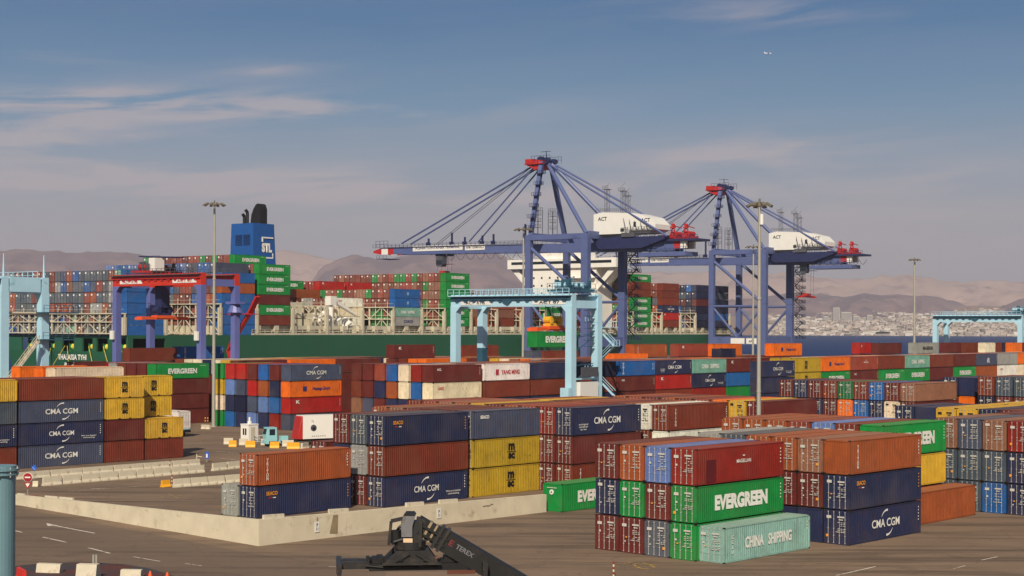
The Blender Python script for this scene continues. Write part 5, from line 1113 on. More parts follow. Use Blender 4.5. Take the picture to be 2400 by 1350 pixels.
mb = MB(); x_ = 8.6 + 1.6; mb.bar((x_, -1, 3.0), (x_, 4, 13.0), .9, .3); mb.bar((x_, 4, 13), (x_, -2.5, 20.5), .9, .3); mb.bar((x_, -2.5, 20.5), (x_, -5, 24), 1.2, .4); mb.rail((x_, -1, 3.0), (x_, 4, 13), 1.1, 8, .07); mb.rail((x_, 4, 13), (x_, -2.5, 20.5), 1.1, 8, .07); mb.box(x_ - 1, x_ + 1, -4, 4, 20.4, 20.6); P(mb, 'access_stairs', CRD)
mb = MB(); mb.box(7.4, 9.8, -1.6, 1.6, 22.5, 23.0); mb.tube((8.6, 0, 20.8), (8.6, 0, 22.5), 1.6, 12, .9); P(mb, 'cable_reel', RBL)
for x in (0,): mb = MB(); mb.box(-1.3, -.88, 27.2, 28.3, 15.2, 17); mb.box(-1.3, -.88, -.4, .7, 15.2, 17); P(mb, 'lamp_box', CWH)
A3 = at(6, 768, 252); A3.z = 0
L40v = Vector((math.sin(R(40)), math.cos(R(40)), 0))
c, P, tr = rtg(A3, 40, 27.0, 7.4, 25.8, TQ, TQ, TQD, 'pale blue gantry crane cut off by the left edge', trol=.6, gd=2.4, patch=False, stairs=False, letter=False)
mb = MB(); mb.box(.9, 6.5, -.7, .7, 23.4, 25.79); P(mb, 'girder_box', TQ)
mb = MB()
for q in range(12): z = 3.5 + q * 1.3; mb.box(8.4, 9.3, -.5 + q * .16, .4 + q * .16, z, z + .1)
mb.bar((8.5, -.9, 3), (8.5, 1.1, 19), .12); mb.bar((9.3, -.9, 3), (9.3, 1.1, 19), .12); mb.box(6, 12.6, -2.4, 2.0, 20.0, 20.2); mb.rail((6, -2.4, 20.2), (12.6, -2.4, 20.2), 1.1, 6); mb.rail((12.6, -2.4, 20.2), (12.6, 2, 20.2), 1.1, 3)
mb.box(6, 12, -2.2, 1.6, 15.6, 15.8); mb.rail((6, -2.2, 15.8), (12, -2.2, 15.8), 1.1, 5); P(mb, 'ladder', TQD)
mb = MB(); mb.bar((5.6, -1.4, 15.4), (-.5, -1.4, 8.2), .9, .15); mb.rail((5.6, -1.8, 15.4), (-.5, -1.8, 8.2), 1.0, 8); mb.rail((5.6, -1.0, 15.4), (-.5, -1.0, 8.2), 1.0, 8); mb.box(-1.6, 1.2, -2.2, -.9, 8.0, 8.2); mb.tube((-.2, 0, 20), (7, 0, 20), .2, 8); P(mb, 'access_stairs', mat('pale_stair', (190, 180, 160), .7))
for x in (0, 7.4): mb = MB(); mb.tube((x, -.2, 25.8), (x, -.2, 29.5), .2, 8, .06); P(mb, 'aerial', TQ)
A4 = at(2392, 768, 480); A4.z = 0
rtg(A4, 40, 27.5, 8.0, 22.6, TQ, TQ, TQD, 'pale blue gantry crane far off near the right edge', trol=.05, stairs=False, letter=False)

# ------------------------------------------------------------------ high-mast lamps
POLE = mat('mast_grey', (168, 164, 152), 0.55, 0.2, 0.1, 0.4); LAMPH = mat('lamp_housing', (120, 112, 96), 0.5, 0.2)
def mast(px, Y, top_px, r0, label, n=10, rr=1.7, cyl=False):
    b0 = at(px, 768, Y); b0.z = 0; zt = at(px, top_px, Y).z
    c = empty('lamp_mast', b0, 0); tag(c, label, 'lamp mast', 'high lamp masts of the terminal')
    lean = 0.0
    mb = MB(); mb.tube((0, 0, 0), (0, 0, zt), r0, 14, r0 * .55); mb.tube((0, 0, 0), (0, 0, .15), r0 * 2, 12)
    for z in (zt * .33, zt * .66): mb.tube((0, 0, z), (0, 0, z + .25), r0 * .95, 14, r0 * .93)
    build(mb, 'mast', POLE, c)
    mb = MB(); mb.tube((0, 0, zt - .25), (0, 0, zt), rr * .32, 14); mb.tube((0, 0, zt), (0, 0, zt + .6), .12, 8); build(mb, 'head_frame', LAMPH, c)
    for q in range(n):
        a_ = 2 * math.pi * q / n + .2; d = Vector((math.cos(a_), math.sin(a_), 0)); mb = MB()
        mb.bar(d * rr * .5 + Vector((0, 0, zt - .1)), d * rr + Vector((0, 0, zt + .05)), .08); mb.bar(d * (rr - .1) + Vector((0, 0, zt + .1)), d * (rr + .6) + Vector((0, 0, zt - .3)), .45, .2); build(mb, 'floodlight', LAMPH, c)
    if cyl: mb = MB(); mb.tube((.2, -.3, zt - 2.4), (.2, -.3, zt - 1.2), .22, 12); mb.bar((0, 0, zt - 2), (.2, -.3, zt - 2), .1); build(mb, 'winch_drum', CWH, c)
    return c
mast(501.5, 283, 478, .34, 'pale lamp mast with ringed head left of the funnel', rr=1.5)
mast(1779, 182, 478, .28, 'thick grey lamp mast in front of the farther quay crane', n=8, rr=.95, cyl=True)
mast(1226, 350, 537, .34, 'thin grey lamp mast crossing the nearer quay crane', rr=1.6)
mast(2143, 500, 608, .45, 'distant thin lamp mast against the hills at right', rr=1.4)
mast(1765, 421, 578, .34, 'thin pale lamp mast just left of the thick one', rr=1.6)

# ------------------------------------------------------------------ concrete walls
CONC = mat('pale_concrete', (208, 197, 172), 0.9, 0, 0.12, 0.5, bump=0.3, dirt=(168, 154, 128), dscale=0.9, dpos=(0.56, 0.74))
STAIN = mat('patched_concrete', (142, 126, 98), 0.95, 0, 0.2, 1.5)
WBAR = mat('whitewashed_concrete', (204, 194, 172), 0.85, 0, 0.12, 1.2, bump=0.2, dirt=(150, 130, 108), dscale=1.3, dpos=(0.56, 0.72)); YBAR = mat('yellow_plastic', (236, 168, 36), 0.5, 0, 0.1); RBAR = mat('red_plastic', (150, 34, 30), 0.5, 0, 0.15)
K0, K1, K2 = gnd(606, 1280), gnd(1281, 1200), gnd(40, 1183.5)
K2 = K0 + (K2 - K0) * 1.25
def wall(name, a, b, ha, hb, lab, joints, th=0.42):
    d = (b - a).normalized(); n = Vector((-d.y, d.x, 0)); n = n if n.y > 0 else -n
    c = empty(name, a, 0); tag(c, lab, 'wall', 'long concrete walls')
    fr = [0] + joints + [1]
    for f0, f1 in zip(fr, fr[1:]):
        p, q = (b - a) * f0, (b - a) * f1; g_ = d * 0.02; p = p + g_; q = q - g_; h0, h1 = ha + (hb - ha) * f0, ha + (hb - ha) * f1
        mb = MB(); mb.hexa([p, q, q + n * th, p + n * th, p + Vector((0, 0, h0)), q + Vector((0, 0, h1)), q + n * th + Vector((0, 0, h1)), p + n * th + Vector((0, 0, h0))]); build(mb, 'wall_panel', CONC, c)
    return c, d, n
wl, dl, nl = wall('concrete_wall', K0, K2, 2.15, 0.72, 'long pale concrete wall running left from the corner behind the road', [0.343, 0.70])
wr, dr, nr = wall('concrete_wall', K0, K1, 2.15, 1.72, 'pale concrete wall running right from the corner behind the reach stacker', [0.27, 0.57, 0.84])
for f, z0, h_, w_, par, d_, n_, b_ in ((0.215, 0.35, 1.55, 0.9, wr, dr, nr, K1 - K0), (0.172, 0.95, 0.9, 0.25, wr, dr, nr, K1 - K0)):
    mb = MB(); p = b_ * f - n_ * 0.012; mb.quad(p + Vector((0, 0, z0)), p + d_ * w_ + Vector((0, 0, z0 - .1)), p + d_ * w_ * 1.05 + Vector((0, 0, z0 + h_)), p + d_ * w_ * .45 + Vector((0, 0, z0 + h_))); build(mb, 'dark_patch', STAIN, par)
mb = MB(); rn = random.Random(4)
for base in (K1 - K0,):
    for q in range(8): p = base * 0.747 + dr * (q * .17) - nr * .012 + Vector((0, 0, 1.15 + .14 * rn.random())); mb.quad(p, p + dr * .15, p + dr * .17 + Vector((0, 0, .1)), p + dr * .04 + Vector((0, 0, .12)))
build(mb, 'scuff_mark', BLK if False else mat('scuff', (96, 84, 70), 0.9), wr)
for f, lab in ((0.175, 'small white notice on the wall beside the dark patch'), (0.583, 'small white notice on the wall behind the reach stacker head')):
    p = K0 + (K1 - K0) * f - nr * .03; c = empty('wall_sign', p + Vector((0, 0, 1.05)), math.atan2(dr.y, dr.x)); tag(c, lab, 'sign', 'notices on the wall')
    mb = MB(); mb.box(-.25, .25, -.03, 0, -.45, .45); build(mb, 'board', CWH, c); o = link('lettering', text_mesh('P', 'k', 0.02, .16, .3), c); o.location = (0, -.045, .16); o = link('lettering', text_mesh('I I', 'k', 0.03, .2, .26), c); o.location = (0, -.045, -.18)
for q, (px0, px1, f0) in enumerate(((622, 670, 0.03), (776, 820, 0.29), (957, 997, 0.545), (1035, 1076, 0.65))):
    x0 = (K1 - K0) * 0; 
    def onwall(px):
        best = min(((abs(1200 + F * (K0 + (K1 - K0) * (i / 400)).x / (K0 + (K1 - K0) * (i / 400)).y - px), i / 400) for i in range(401)))[1]; return K0 + (K1 - K0) * best, best
    (pa, fa), (pb, fb) = onwall(px0), onwall(px1); h_ = 2.15 - .43 * (fa + fb) / 2; mb = MB()
    for v in (0,): mb.hexa([pa + nr * .05 + Vector((0, 0, h_ - .05)), pb + nr * .05 + Vector((0, 0, h_ - .05)), pb + nr * .35 + Vector((0, 0, h_ - .05)), pa + nr * .35 + Vector((0, 0, h_ - .05)), pa + nr * .08 + Vector((0, 0, h_ + .36)), pb + nr * .08 + Vector((0, 0, h_ + .30)), pb + nr * .32 + Vector((0, 0, h_ + .30)), pa + nr * .32 + Vector((0, 0, h_ + .36))])
    tag(build(mb, 'coping_block', WBAR), ['leftmost', 'second', 'third', 'rightmost'][q] + ' white block lying on the wall under the containers', 'block', 'white blocks on the wall')
container(gnd(1317, 1201), R(90 - 42), 'green', 'bright green container on the ground between the wall and front stack', 'EVGB', 12.19, 2.75, True, False, group='stacked shipping containers')
o = [o for o in bpy.data.objects if o.get('label', '').startswith('bright green container on the ground')][0]
mb = MB(); mb.tube((-.05, 1.22 + .1, 2.0), (0.02, 1.22 + .1, 2.0), .26, 20); build(mb, 'round_emblem', WHT, o)
mb = MB(); mb.tube((-.07, 1.32, 2.0), (-.05, 1.32, 2.0), .1, 12); build(mb, 'emblem_centre', mat('emblem_green', (20, 120, 60), .5), o)
mb = MB(); mb.box(-.03, .02, .7, 1.9, 2.42, 2.47); build(mb, 'lettering', WHT, o)

# ------------------------------------------------------------------ barriers
def jersey(a, b, name, lab, cat='barrier', grp=None, m=WBAR, h=0.95, w0=0.6, w1=0.22, gap=0.1):
    d = (b - a); L = d.length - gap; rz = math.atan2(d.y, d.x); mb = MB()
    mb.prism([(-w0 / 2, 0.0), (w0 / 2, 0.0), (w0 / 2, h * .1), (w0 * .24, h * .38), (w1 / 2, h), (-w1 / 2, h), (-w0 * .24, h * .38), (-w0 / 2, h * .1)], 'x', gap, L)
    o = build(mb, name, m); o.location = a; o.rotation_euler.z = rz; return tag(o, lab, cat, grp)
def row(p, q, n, lab, grp, **k):
    a, b = gnd(*p), gnd(*q); rn = random.Random(n + int(p[0]))
    for i in range(n):
        u, v = a.lerp(b, i / n), a.lerp(b, (i + 1) / n); off = Vector((0, rn.uniform(-.07, .07), 0))
        jersey(u + off, v + off, 'concrete_barrier', ('%s %s' % (ORD[i], lab)), 'barrier', grp, **k)
row((39, 1124), (469, 1090), 6, 'white barrier from the left in the row under the stacks', 'barriers under the left stacks', h=.82, w0=.5)
row((99, 1139), (479, 1107), 9, 'white barrier from the left in the middle barrier row', 'middle row of barriers')
row((497, 1104), (566, 1097), 2, 'white barrier from the left right of the gap', 'barriers right of the gap')
row((405, 1143), (566, 1130), 4, 'white barrier right of the yellow one', 'barriers right of the yellow one')
jersey(gnd(377, 1142), gnd(399, 1140), 'plastic_barrier', 'yellow plastic barrier at the end of the white barrier row', m=YBAR, h=.75)
jersey(gnd(40, 1174), gnd(60, 1176), 'concrete_barrier', 'white barrier left of the no entry sign behind the wall', h=.8)
jersey(gnd(68, 1178), gnd(90, 1180), 'plastic_barrier', 'dark red plastic barrier beside the no entry sign', m=RBAR, h=.75)
jersey(gnd(105, 1181), gnd(138, 1184), 'concrete_barrier', 'left one of two white barriers behind the left wall', grp='two barriers behind the wall', h=.85)
jersey(gnd(139, 1184), gnd(174, 1187), 'concrete_barrier', 'right one of two white barriers behind the left wall', grp='two barriers behind the wall', h=.85)
jersey(gnd(75, 1140), gnd(92, 1140), 'concrete_barrier', 'short grey block at the left end of the middle barrier row', m=CONC, h=.6)
for q, ((wa, wb, wy), (ya, yb, yy)) in enumerate((((523, 548, 1041), (535, 556, 1047)), ((559, 582, 1043), (574, 600, 1048)), ((610, 636, 1043), (631, 656, 1050)), ((660, 690, 1046), (671, 704, 1052)))):
    w_ = ['leftmost', 'second', 'third', 'rightmost'][q]
    jersey(gnd(wa, wy), gnd(wb, wy), 'plastic_barrier', w_ + ' white barrier of the four beside the booth', 'barrier', 'white and yellow barriers by the booth', h=.95, w1=.3)
    jersey(gnd(ya, yy), gnd(yb, yy), 'plastic_barrier', w_ + ' yellow barrier of the four beside the booth', 'barrier', 'white and yellow barriers by the booth', m=YBAR, h=.95, w1=.34)
jersey(gnd(706, 1053), gnd(722, 1051), 'concrete_barrier', 'white block behind the low maroon container near the truck', h=.9, w1=.4)
jersey(gnd(472, 1005), gnd(494, 1006), 'concrete_block', 'white block at the foot of the left lamp mast', 'block', h=.75, w1=.5)
for px, lab in ((481, 'left'), (487, 'right')):
    p = gnd(px, 1001); mb = MB()
    for i in range(5): mb.tube((0, 0, .75 + i * .25), (0, 0, 1.0 + i * .25), .1, 8, mi=i % 2)
    o = build(mb, 'striped_post', [mat('post_black', (30, 30, 30), .6), YBAR]); o.location = p; tag(o, lab + ' striped post on the white block by the lamp mast', 'post')

# ------------------------------------------------------------------ signs
SBLU = mat('sign_blue', (24, 92, 200), 0.4); SRED = mat('sign_red', (158, 24, 34), 0.4)
def sign_post(p, h, name, lab):
    c = empty(name, p); tag(c, lab, 'road sign', 'road signs of the left yard'); mb = MB(); mb.tube((0, 0, 0), (0, 0, h), .045, 8); build(mb, 'post', POLE, c); return c
c = sign_post(gnd(65, 1172), 2.75, 'road_sign', 'round red no entry sign above a yield triangle')
mb = MB(); mb.tube((0, -.09, 2.35), (0, -.05, 2.35), .44, 28); rd = build(mb, 'round_plate', SRED, c)
mb = MB(); mb.tube((0, -.05, 2.35), (0, -.04, 2.35), .48, 28); build(mb, 'white_edge', WHT, c)
mb = MB(); mb.box(-.28, .28, -.11, -.092, 2.28, 2.42); build(mb, 'white_bar', WHT, rd)
mb = MB(); mb.prism([(-.42, 1.82), (.42, 1.82), (0, 1.12)], 'y', -.07, -.05); tr_ = build(mb, 'triangle_plate', SRED, c)
mb = MB(); mb.prism([(-.24, 1.72), (.24, 1.72), (0, 1.33)], 'y', -.09, -.071); build(mb, 'white_triangle', WHT, tr_)
c = sign_post(gnd(80, 1124), 1.2, 'road_sign', 'tilted blue arrow sign in front of the left navy stack')
mb = MB(); k_ = .36; mb.prism([(0, 1.0), (k_, 1.35), (.05, 1.75), (-k_, 1.4)], 'y', -.08, -.05); bp_ = build(mb, 'plate', SBLU, c)
mb = MB(); mb.bar((-.18, -.09, 1.5), (.12, -.09, 1.15), .1, .02); build(mb, 'white_arrow', WHT, bp_)
c = sign_post(gnd(485, 1083), 1.1, 'road_sign', 'upright blue sign standing alone right of the barriers')
mb = MB(); mb.box(-.24, .24, -.08, -.05, .45, 1.35); bp_ = build(mb, 'plate', SBLU, c); mb = MB(); mb.box(-.1, .1, -.1, -.081, .6, 1.1); build(mb, 'white_arrow', WHT, bp_)
mb = MB(); mb.tube((0, 0, 0), (0, 0, 1.1), .06, 8); mb.bar((0, 0, .8), (.7, 0, .7), .08); o = build(mb, 'white_post', WBAR); o.location = gnd(461, 1083); tag(o, 'small white post between the barriers and the blue sign', 'post')
for q, (px, py, h_, lab) in enumerate(((398, 1108, 1.6, 'red and white striped post in front of the middle barrier row'), (403, 1138, 1.2, 'thin striped post beside the yellow barrier'), (1438, 1352, 1.1, 'thin striped post on the asphalt at the bottom'))):
    mb = MB()
    for i in range(6): mb.tube((0, 0, h_ * i / 6), (0, 0, h_ * (i + 1) / 6), .07, 8, mi=i % 2)
    o = build(mb, 'striped_post', [WBAR, RBAR]); o.location = gnd(px, py); tag(o, lab, 'post')

# ------------------------------------------------------------------ booth, trucks
def wheel(par, x, y, z=.5, r=.5, w_=.3):
    mb = MB(); mb.tube((x, y - w_ / 2, z), (x, y + w_ / 2, z), r, 20); o = build(mb, 'wheel', TYRE, par); mb = MB(); mb.tube((x, y - w_ / 2 - .01, z), (x, y + w_ / 2 + .01, z), r * .5, 14); build(mb, 'rim', CGR, o)
c = empty('guard_booth', gnd(583, 1038), R(50)); tag(c, 'small white booth on the asphalt behind the yellow barriers', 'booth')
mb = MB(); mb.box(0, 1.9, 0, 1.9, .25, 2.75); mb.box(-.06, 1.96, -.06, 1.96, 2.751, 2.88); bd = build(mb, 'cabin', SHWH, c)
mb = MB()
for y in (.55, 1.05): mb.box(-.04, -.002, y, y + .32, 1.2, 2.2)
build(mb, 'window', GLASS, bd); mb = MB(); mb.box(.4, 1.2, -.04, -.002, .3, 2.4); build(mb, 'door', CREAM, bd)
mb = MB(); mb.box(0, .25, 0, 1.9, 0, .249); mb.box(1.65, 1.9, 0, 1.9, 0, .249); mb.box(.8, 1.2, .8, 1.2, 2.88, 3.3); mb.tube((1, 1, 3.3), (1, 1, 3.9), .16, 10); build(mb, 'beacon', SHWH, c)
mb = MB(); mb.bar((.8, -.5, .2), (2.6, -1.9, .05), .6, .08); mb.rail((.5, -.6, .2), (2.4, -2.1, 0), 1.0, 3); mb.rail((.9, -.2, .2), (2.8, -1.7, 0), 1.0, 3); build(mb, 'steps', GALV, c)
ax, ay = gnd(708, 1044).x, gnd(708, 1044).y
td = Vector((math.cos(R(32)), math.sin(R(32)), 0))
c = empty('terminal_tractor', (ax + td.x * 1.3, ay + td.y * 1.3, 0), R(32)); tag(c, 'pale blue terminal tractor facing left by the yellow barriers', 'truck'); c.scale = (.9, .86, .9)
TC = mat('tractor_blue', (150, 206, 212), .4, 0, .05)
mb = MB(); mb.box(-7.4, -1.5, .7, 1.75, .55, .9); mb.box(-7.9, -7.4, .1, 2.3, .45, .9); mb.box(-5.2, -3.9, .2, 1.2, .9, 1.7); build(mb, 'chassis', TC, c)
mb = MB(); mb.prism([(-7.8, .9), (-7.9, 2.0), (-7.65, 3.1), (-6.0, 3.1), (-5.9, .9)], 'y', .15, 1.75); mb.box(-7.7, -6.0, .1, 1.8, 3.101, 3.2); cb = build(mb, 'cab', TC, c)
mb = MB(); mb.hexa([(-7.93, .3, 2.05), (-7.90, .3, 2.05), (-7.90, 1.6, 2.05), (-7.93, 1.6, 2.05), (-7.72, .3, 2.95), (-7.69, .3, 2.95), (-7.69, 1.6, 2.95), (-7.72, 1.6, 2.95)]); build(mb, 'windscreen', GLASS, cb)
mb = MB(); mb.box(-7.3, -6.3, .12, .145, 1.9, 2.9); build(mb, 'side_window', GLASS, cb)
mb = MB(); mb.box(-7.96, -7.9, .3, .6, 1.0, 1.2); mb.box(-7.96, -7.9, 1.3, 1.6, 1.0, 1.2); build(mb, 'headlight', WHT, cb)
mb = MB(); mb.tube((-5.6, 1.6, 1), (-5.6, 1.6, 3.2), .09, 8); build(mb, 'exhaust', SOOT, c)
for x in (-6.9, -2.6):
    for y in (.35, 2.1): wheel(c, x, y)
c2 = empty('box_trailer', (ax, ay, 0), R(32)); tag(c2, 'white boxed trailer with a round emblem behind the pale blue tractor', 'trailer')
mb = MB(); mb.box(-2.6, 8.0, .6, 1.9, .6, .88); build(mb, 'chassis', SOOT, c2)
mb = MB(); mb.box(.12, 7.5, 0, 2.5, .95, 4.5); build(mb, 'box_body', SHWH, c2)
mb = MB(); mb.hexa([(-.7, .1, .95), (.118, 0, .95), (.118, 2.5, .95), (-.7, 2.4, .95), (-.1, .1, 4.2), (.118, 0, 4.4), (.118, 2.5, 4.4), (-.1, 2.4, 4.2)]); build(mb, 'front_wall', CRD, c2)
mb = MB(); mb.tube((1.9, -.03, 2.6), (1.9, .01, 2.6), .5, 24); em = build(mb, 'round_emblem', CGR, c2); mb = MB(); mb.tube((1.95, -.05, 2.5), (1.95, -.03, 2.5), .26, 16); build(mb, 'emblem_centre', BLK, em)
mb = MB(); mb.box(1.6, 1.66, -.02, .005, 3.5, 3.85); mb.box(1.8, 1.86, -.02, .005, 3.4, 3.75)
for q in range(7): mb.box(1.6 + q * .35, 1.8 + q * .35, -.02, .005, 1.3, 1.4)
build(mb, 'lettering', CGR, c2)
for x in (5.0, 6.3):
    for y in (.4, 2.1): wheel(c2, x, y)
Pq = Vector((-math.cos(R(40)), math.sin(R(40)), 0)); Lq = Vector((math.sin(R(40)), math.cos(R(40)), 0))
g_ = gnd(418, 1025); rz = math.atan2(Pq.y, Pq.x)
c = empty('semi_trailer', g_ + Lq * 2.44, rz); tag(c, 'trailer bed parked behind the short yellow stack', 'trailer')
mb = MB(); mb.box(.2, 12.4, .7, 1.7, .9, 1.3); mb.box(-.1, .1, 0, 2.44, .7, 1.2); build(mb, 'chassis', SOOT, c)
mb = MB(); mb.box(-.02, 3.0, .02, 2.42, 1.2, 1.31); build(mb, 'pale_edge', TC, c)
for x in (1.6, 2.9):
    for y in (.35, 2.1): wheel(c, x, y)
container(g_ + Lq * 2.44 + Vector((0, 0, 1.32)), rz, 'white', 'white container with grey doors on the trailer behind the yellow stack', None, 12.19, 2.9, True, True, group='container on a trailer', marks=False)

# ------------------------------------------------------------------ reach stacker (arm and spreader in view, body below the frame)
DK = mat('reach_black', (17, 16, 16), 0.55, 0, 0.3, 1.5, dirt=(44, 37, 30), dscale=1.8, dpos=(0.55, 0.75)); DK2 = mat('reach_dark_grey', (40, 39, 39), 0.45, 0, 0.2, 2.0, dirt=(70, 60, 50), dscale=2.2, dpos=(0.5, 0.7)); LG = mat('reach_worn_grey', (112, 112, 116), 0.5, 0, 0.15, 2.0, dirt=(90, 82, 74), dscale=2.5, dpos=(0.55, 0.7))
CHR = mat('chrome_rod', (210, 210, 215), 0.15, 1.0, 0.02); BEI = mat('worn_beige', (150, 132, 104), .7, 0, .15, 2)
rs = empty('reach_stacker', (6.0, 62, 0)); tag(rs, 'black reach stacker arm with a spreader poking up from the bottom edge', 'reach stacker')
def Q(x, z, y=62.0): return Vector((x - 6.0, y - 62, z))
b0, b1 = Q(-3.55, 10.2), Q(8.0, 3.45); bd_ = (b1 - b0).normalized(); bn = Vector((-bd_.z, 0, bd_.x)); bn = bn if bn.z > 0 else -bn
def boom_sec(s0, s1, ht, hb, wd, m, name, par=rs, taper=0):
    mb = MB(); p, q = b0 + bd_ * s0, b0 + bd_ * s1; yv = Vector((0, wd / 2, 0))
    mb.hexa([p - bn * hb - yv, q - bn * (hb + taper) - yv, q - bn * (hb + taper) + yv, p - bn * hb + yv, p + bn * ht - yv, q + bn * (ht) - yv, q + bn * (ht) + yv, p + bn * ht + yv]); return build(mb, name, m, par)
boom_sec(-.2, 2.0, .34, .34, .56, DK, 'inner_boom'); ob_ = boom_sec(.75, 12.6, .40, .42, .74, DK, 'outer_boom')
for s_ in (.73, .98): boom_sec(s_, s_ + .12, .47, .49, .86, DK2, 'boom_collar')
boom_sec(.25, .35, .37, .37, .62, BEI, 'wear_band'); boom_sec(.52, .60, .37, .37, .62, BEI, 'wear_band')
mb = MB(); mb.bar(b0 + bd_ * .0 - Vector((0, .38, 0)) + bn * .1, b0 + bd_ * 1.2 - Vector((0, .38, 0)) + bn * .1, .08); mb.bar(b0 - Vector((0, .38, 0)) - bn * .2, b0 + bd_ * 1.2 - Vector((0, .38, 0)) - bn * .2, .08); build(mb, 'hydraulic_hose', DK, rs)
ang = math.atan2(bd_.z, bd_.x)
for s_, tx, mk, wd, hh in ((1.98, 'TEREX', LG, .78, .19), (1.38, 'E', mat('worn_red_emblem', (112, 40, 42), .7), .18, .24)):
    o = link('lettering', text_mesh(tx, mk, .02, wd, hh), ob_); o.location = b0 + bd_ * s_ + bn * .08 - Vector((0, .385, 0)); o.rotation_euler.y = -ang
p = b0 + bd_ * 5.0
mb = MB(); mb.hexa([p - bn * .2 + Vector((0, -.6, 0)), p + bd_ * 1.3 + bn * .55 + Vector((0, -.6, 0)), p + bd_ * 1.3 + bn * .55 + Vector((0, .6, 0)), p - bn * .2 + Vector((0, .6, 0)), p + bn * .25 + Vector((0, -.6, 0)), p + bd_ * 1.1 + bn * .82 + Vector((0, -.6, 0)), p + bd_ * 1.1 + bn * .82 + Vector((0, .6, 0)), p + bn * .25 + Vector((0, .6, 0))]); build(mb, 'boom_bracket', BEI, rs)
for yy in (-.75, .75):
    mb = MB(); q0 = b0 + bd_ * 6.0 + Vector((0, yy, 0)); q1 = Q(2.2, 3.0) + Vector((0, yy, 0)); mb.tube(q0, q0.lerp(q1, .45), .085, 12); build(mb, 'piston_rod', CHR, rs); mb = MB(); mb.tube(q0.lerp(q1, .45), q1, .17, 12); build(mb, 'lift_cylinder', DK2, rs)
    mb = MB(); mb.tube(q0 - Vector((0, .12, 0)), q0 + Vector((0, .12, 0)), .2, 12); build(mb, 'pin_boss', DK2, rs)
hx, hz_0 = -4.15, 9.95
def hbuild(mb, name, m, par, k=.72):
    c0 = Vector((hx - 6 + .3, 0, hz_0 + .72)); mb.v = [tuple(c0 + (Vector(v) - c0) * k) for v in mb.v]; return build(mb, name, m, par)
mb = MB(); mb.box(*(hx - .32 - 6, hx + .72 - 6, -.5, .5, hz_0 - .75, hz_0 + .35)); mb.prism([(hx + .72 - 6, hz_0 - .6), (hx + 1.0 - 6, hz_0 - .3), (hx + 1.0 - 6, hz_0 + .45), (hx + .5 - 6, hz_0 + .55)], 'y', -.42, .42); hbuild(mb, 'boom_head', DK2, rs)
mb = MB(); mb.prism([(hx - .28 - 6, hz_0 - .45), (hx + .3 - 6, hz_0 - .45), (hx + .3 - 6, hz_0 + .1), (hx + .45 - 6, hz_0 + .68), (hx - .2 - 6, hz_0 + .68), (hx - .3 - 6, hz_0 + .2)], 'y', -.72, -.52); hbuild(mb, 'grey_cover', LG, rs)
mb = MB(); mb.prism([(hx - .2 - 6, hz_0 + .69), (hx + .45 - 6, hz_0 + .69), (hx + .35 - 6, hz_0 + .82), (hx - .1 - 6, hz_0 + .82)], 'y', -.7, .5); hbuild(mb, 'top_plate', DK, rs)
mb = MB(); mb.box(hx - .18 - 6, hx + .32 - 6, -.76, -.725, hz_0 - .74, hz_0 - .52); hbuild(mb, 'beige_plate', mat('beige_plate', (208, 178, 146), .7), rs)
mb = MB(); bx_ = hx - 6
mb.bar((bx_ - 1.0, -.2, hz_0 - .95), (bx_ - .88, -.2, hz_0 + .35), .16); mb.bar((bx_ - .88, -.2, hz_0 + .35), (bx_ - .2, -.2, hz_0 + .5), .2); mb.bar((bx_ + .72, -.62, hz_0 - 1), (bx_ + .78, -.62, hz_0 + .4), .15); hbuild(mb, 'guard_frame', DK2, rs)
rn = random.Random(8)
for q in range(7):
    mb = MB(); pr = Vector((bx_ - .75 + rn.uniform(-.1, .1), -.3 + rn.uniform(-.2, .3), hz_0 - .9)); e = Vector((bx_ - .15, -.3, hz_0 + rn.uniform(-.2, .45)))
    for i in range(1, 9): f = i / 8; p = pr.lerp(e, 1) if i == 8 else Vector((bx_ - .75 + .6 * f ** 2, -.3 + .05 * q, hz_0 - .9 + (e.z - hz_0 + .9) * math.sin(f * 1.5))); mb.tube(pr, p, .028, 6); pr = p
    hbuild(mb, 'hydraulic_hose', DK, rs)
mb = MB(); mb.tube((bx_ - .6, -.2, hz_0 - .85), (bx_ - .6, -.2, hz_0 - .15), .3, 14); mb.tube((bx_ - .7, -.5, hz_0 - .75), (bx_ - .2, -.5, hz_0 - .6), .12, 10); hbuild(mb, 'swing_motor', DK, rs)
mb = MB(); mb.tube((bx_ + .15, 0, hz_0 - 1.15), (bx_ + .15, 0, hz_0 - .74), .85, 26); hbuild(mb, 'rotator', DK2, rs)
sp0 = empty('spreader', (bx_ + .25, 0, hz_0 - .62), R(7)); sp0.parent = rs; sp0.scale = (.84, 1, .72)
SPD = -1.15
mb = MB(); mb.prism([(-1.35, -.72), (1.25, -.72), (.8, -.0), (-.75, -.0)], 'y', -.78, -.70); mb.prism([(-1.35, -.72), (1.25, -.72), (.8, -.0), (-.75, -.0)], 'y', .70, .78); mb.box(-.8, .8, -.69, .69, -.2, -.05)
mb.bar((-1.0, -.82, -.66), (-.15, -.82, -.15), .1); mb.bar((.9, -.82, -.66), (.15, -.82, -.15), .1); mb.bar((-1.4, -.82, -.7), (1.3, -.82, -.7), .12)
build(mb, 'slew_frame', DK2, sp0)
mb = MB()
for x in (-.55, .55): mb.tube((x, -.86, -.45), (x, -.78, -.45), .1, 12)
build(mb, 'frame_bolt', DK, sp0)
mb = MB(); mb.box(-2.0, 2.6, -.62, -.12, -1.1, -.73); mb.box(-2.0, 2.6, .12, .62, -1.1, -.73); build(mb, 'spreader_body', DK, sp0)
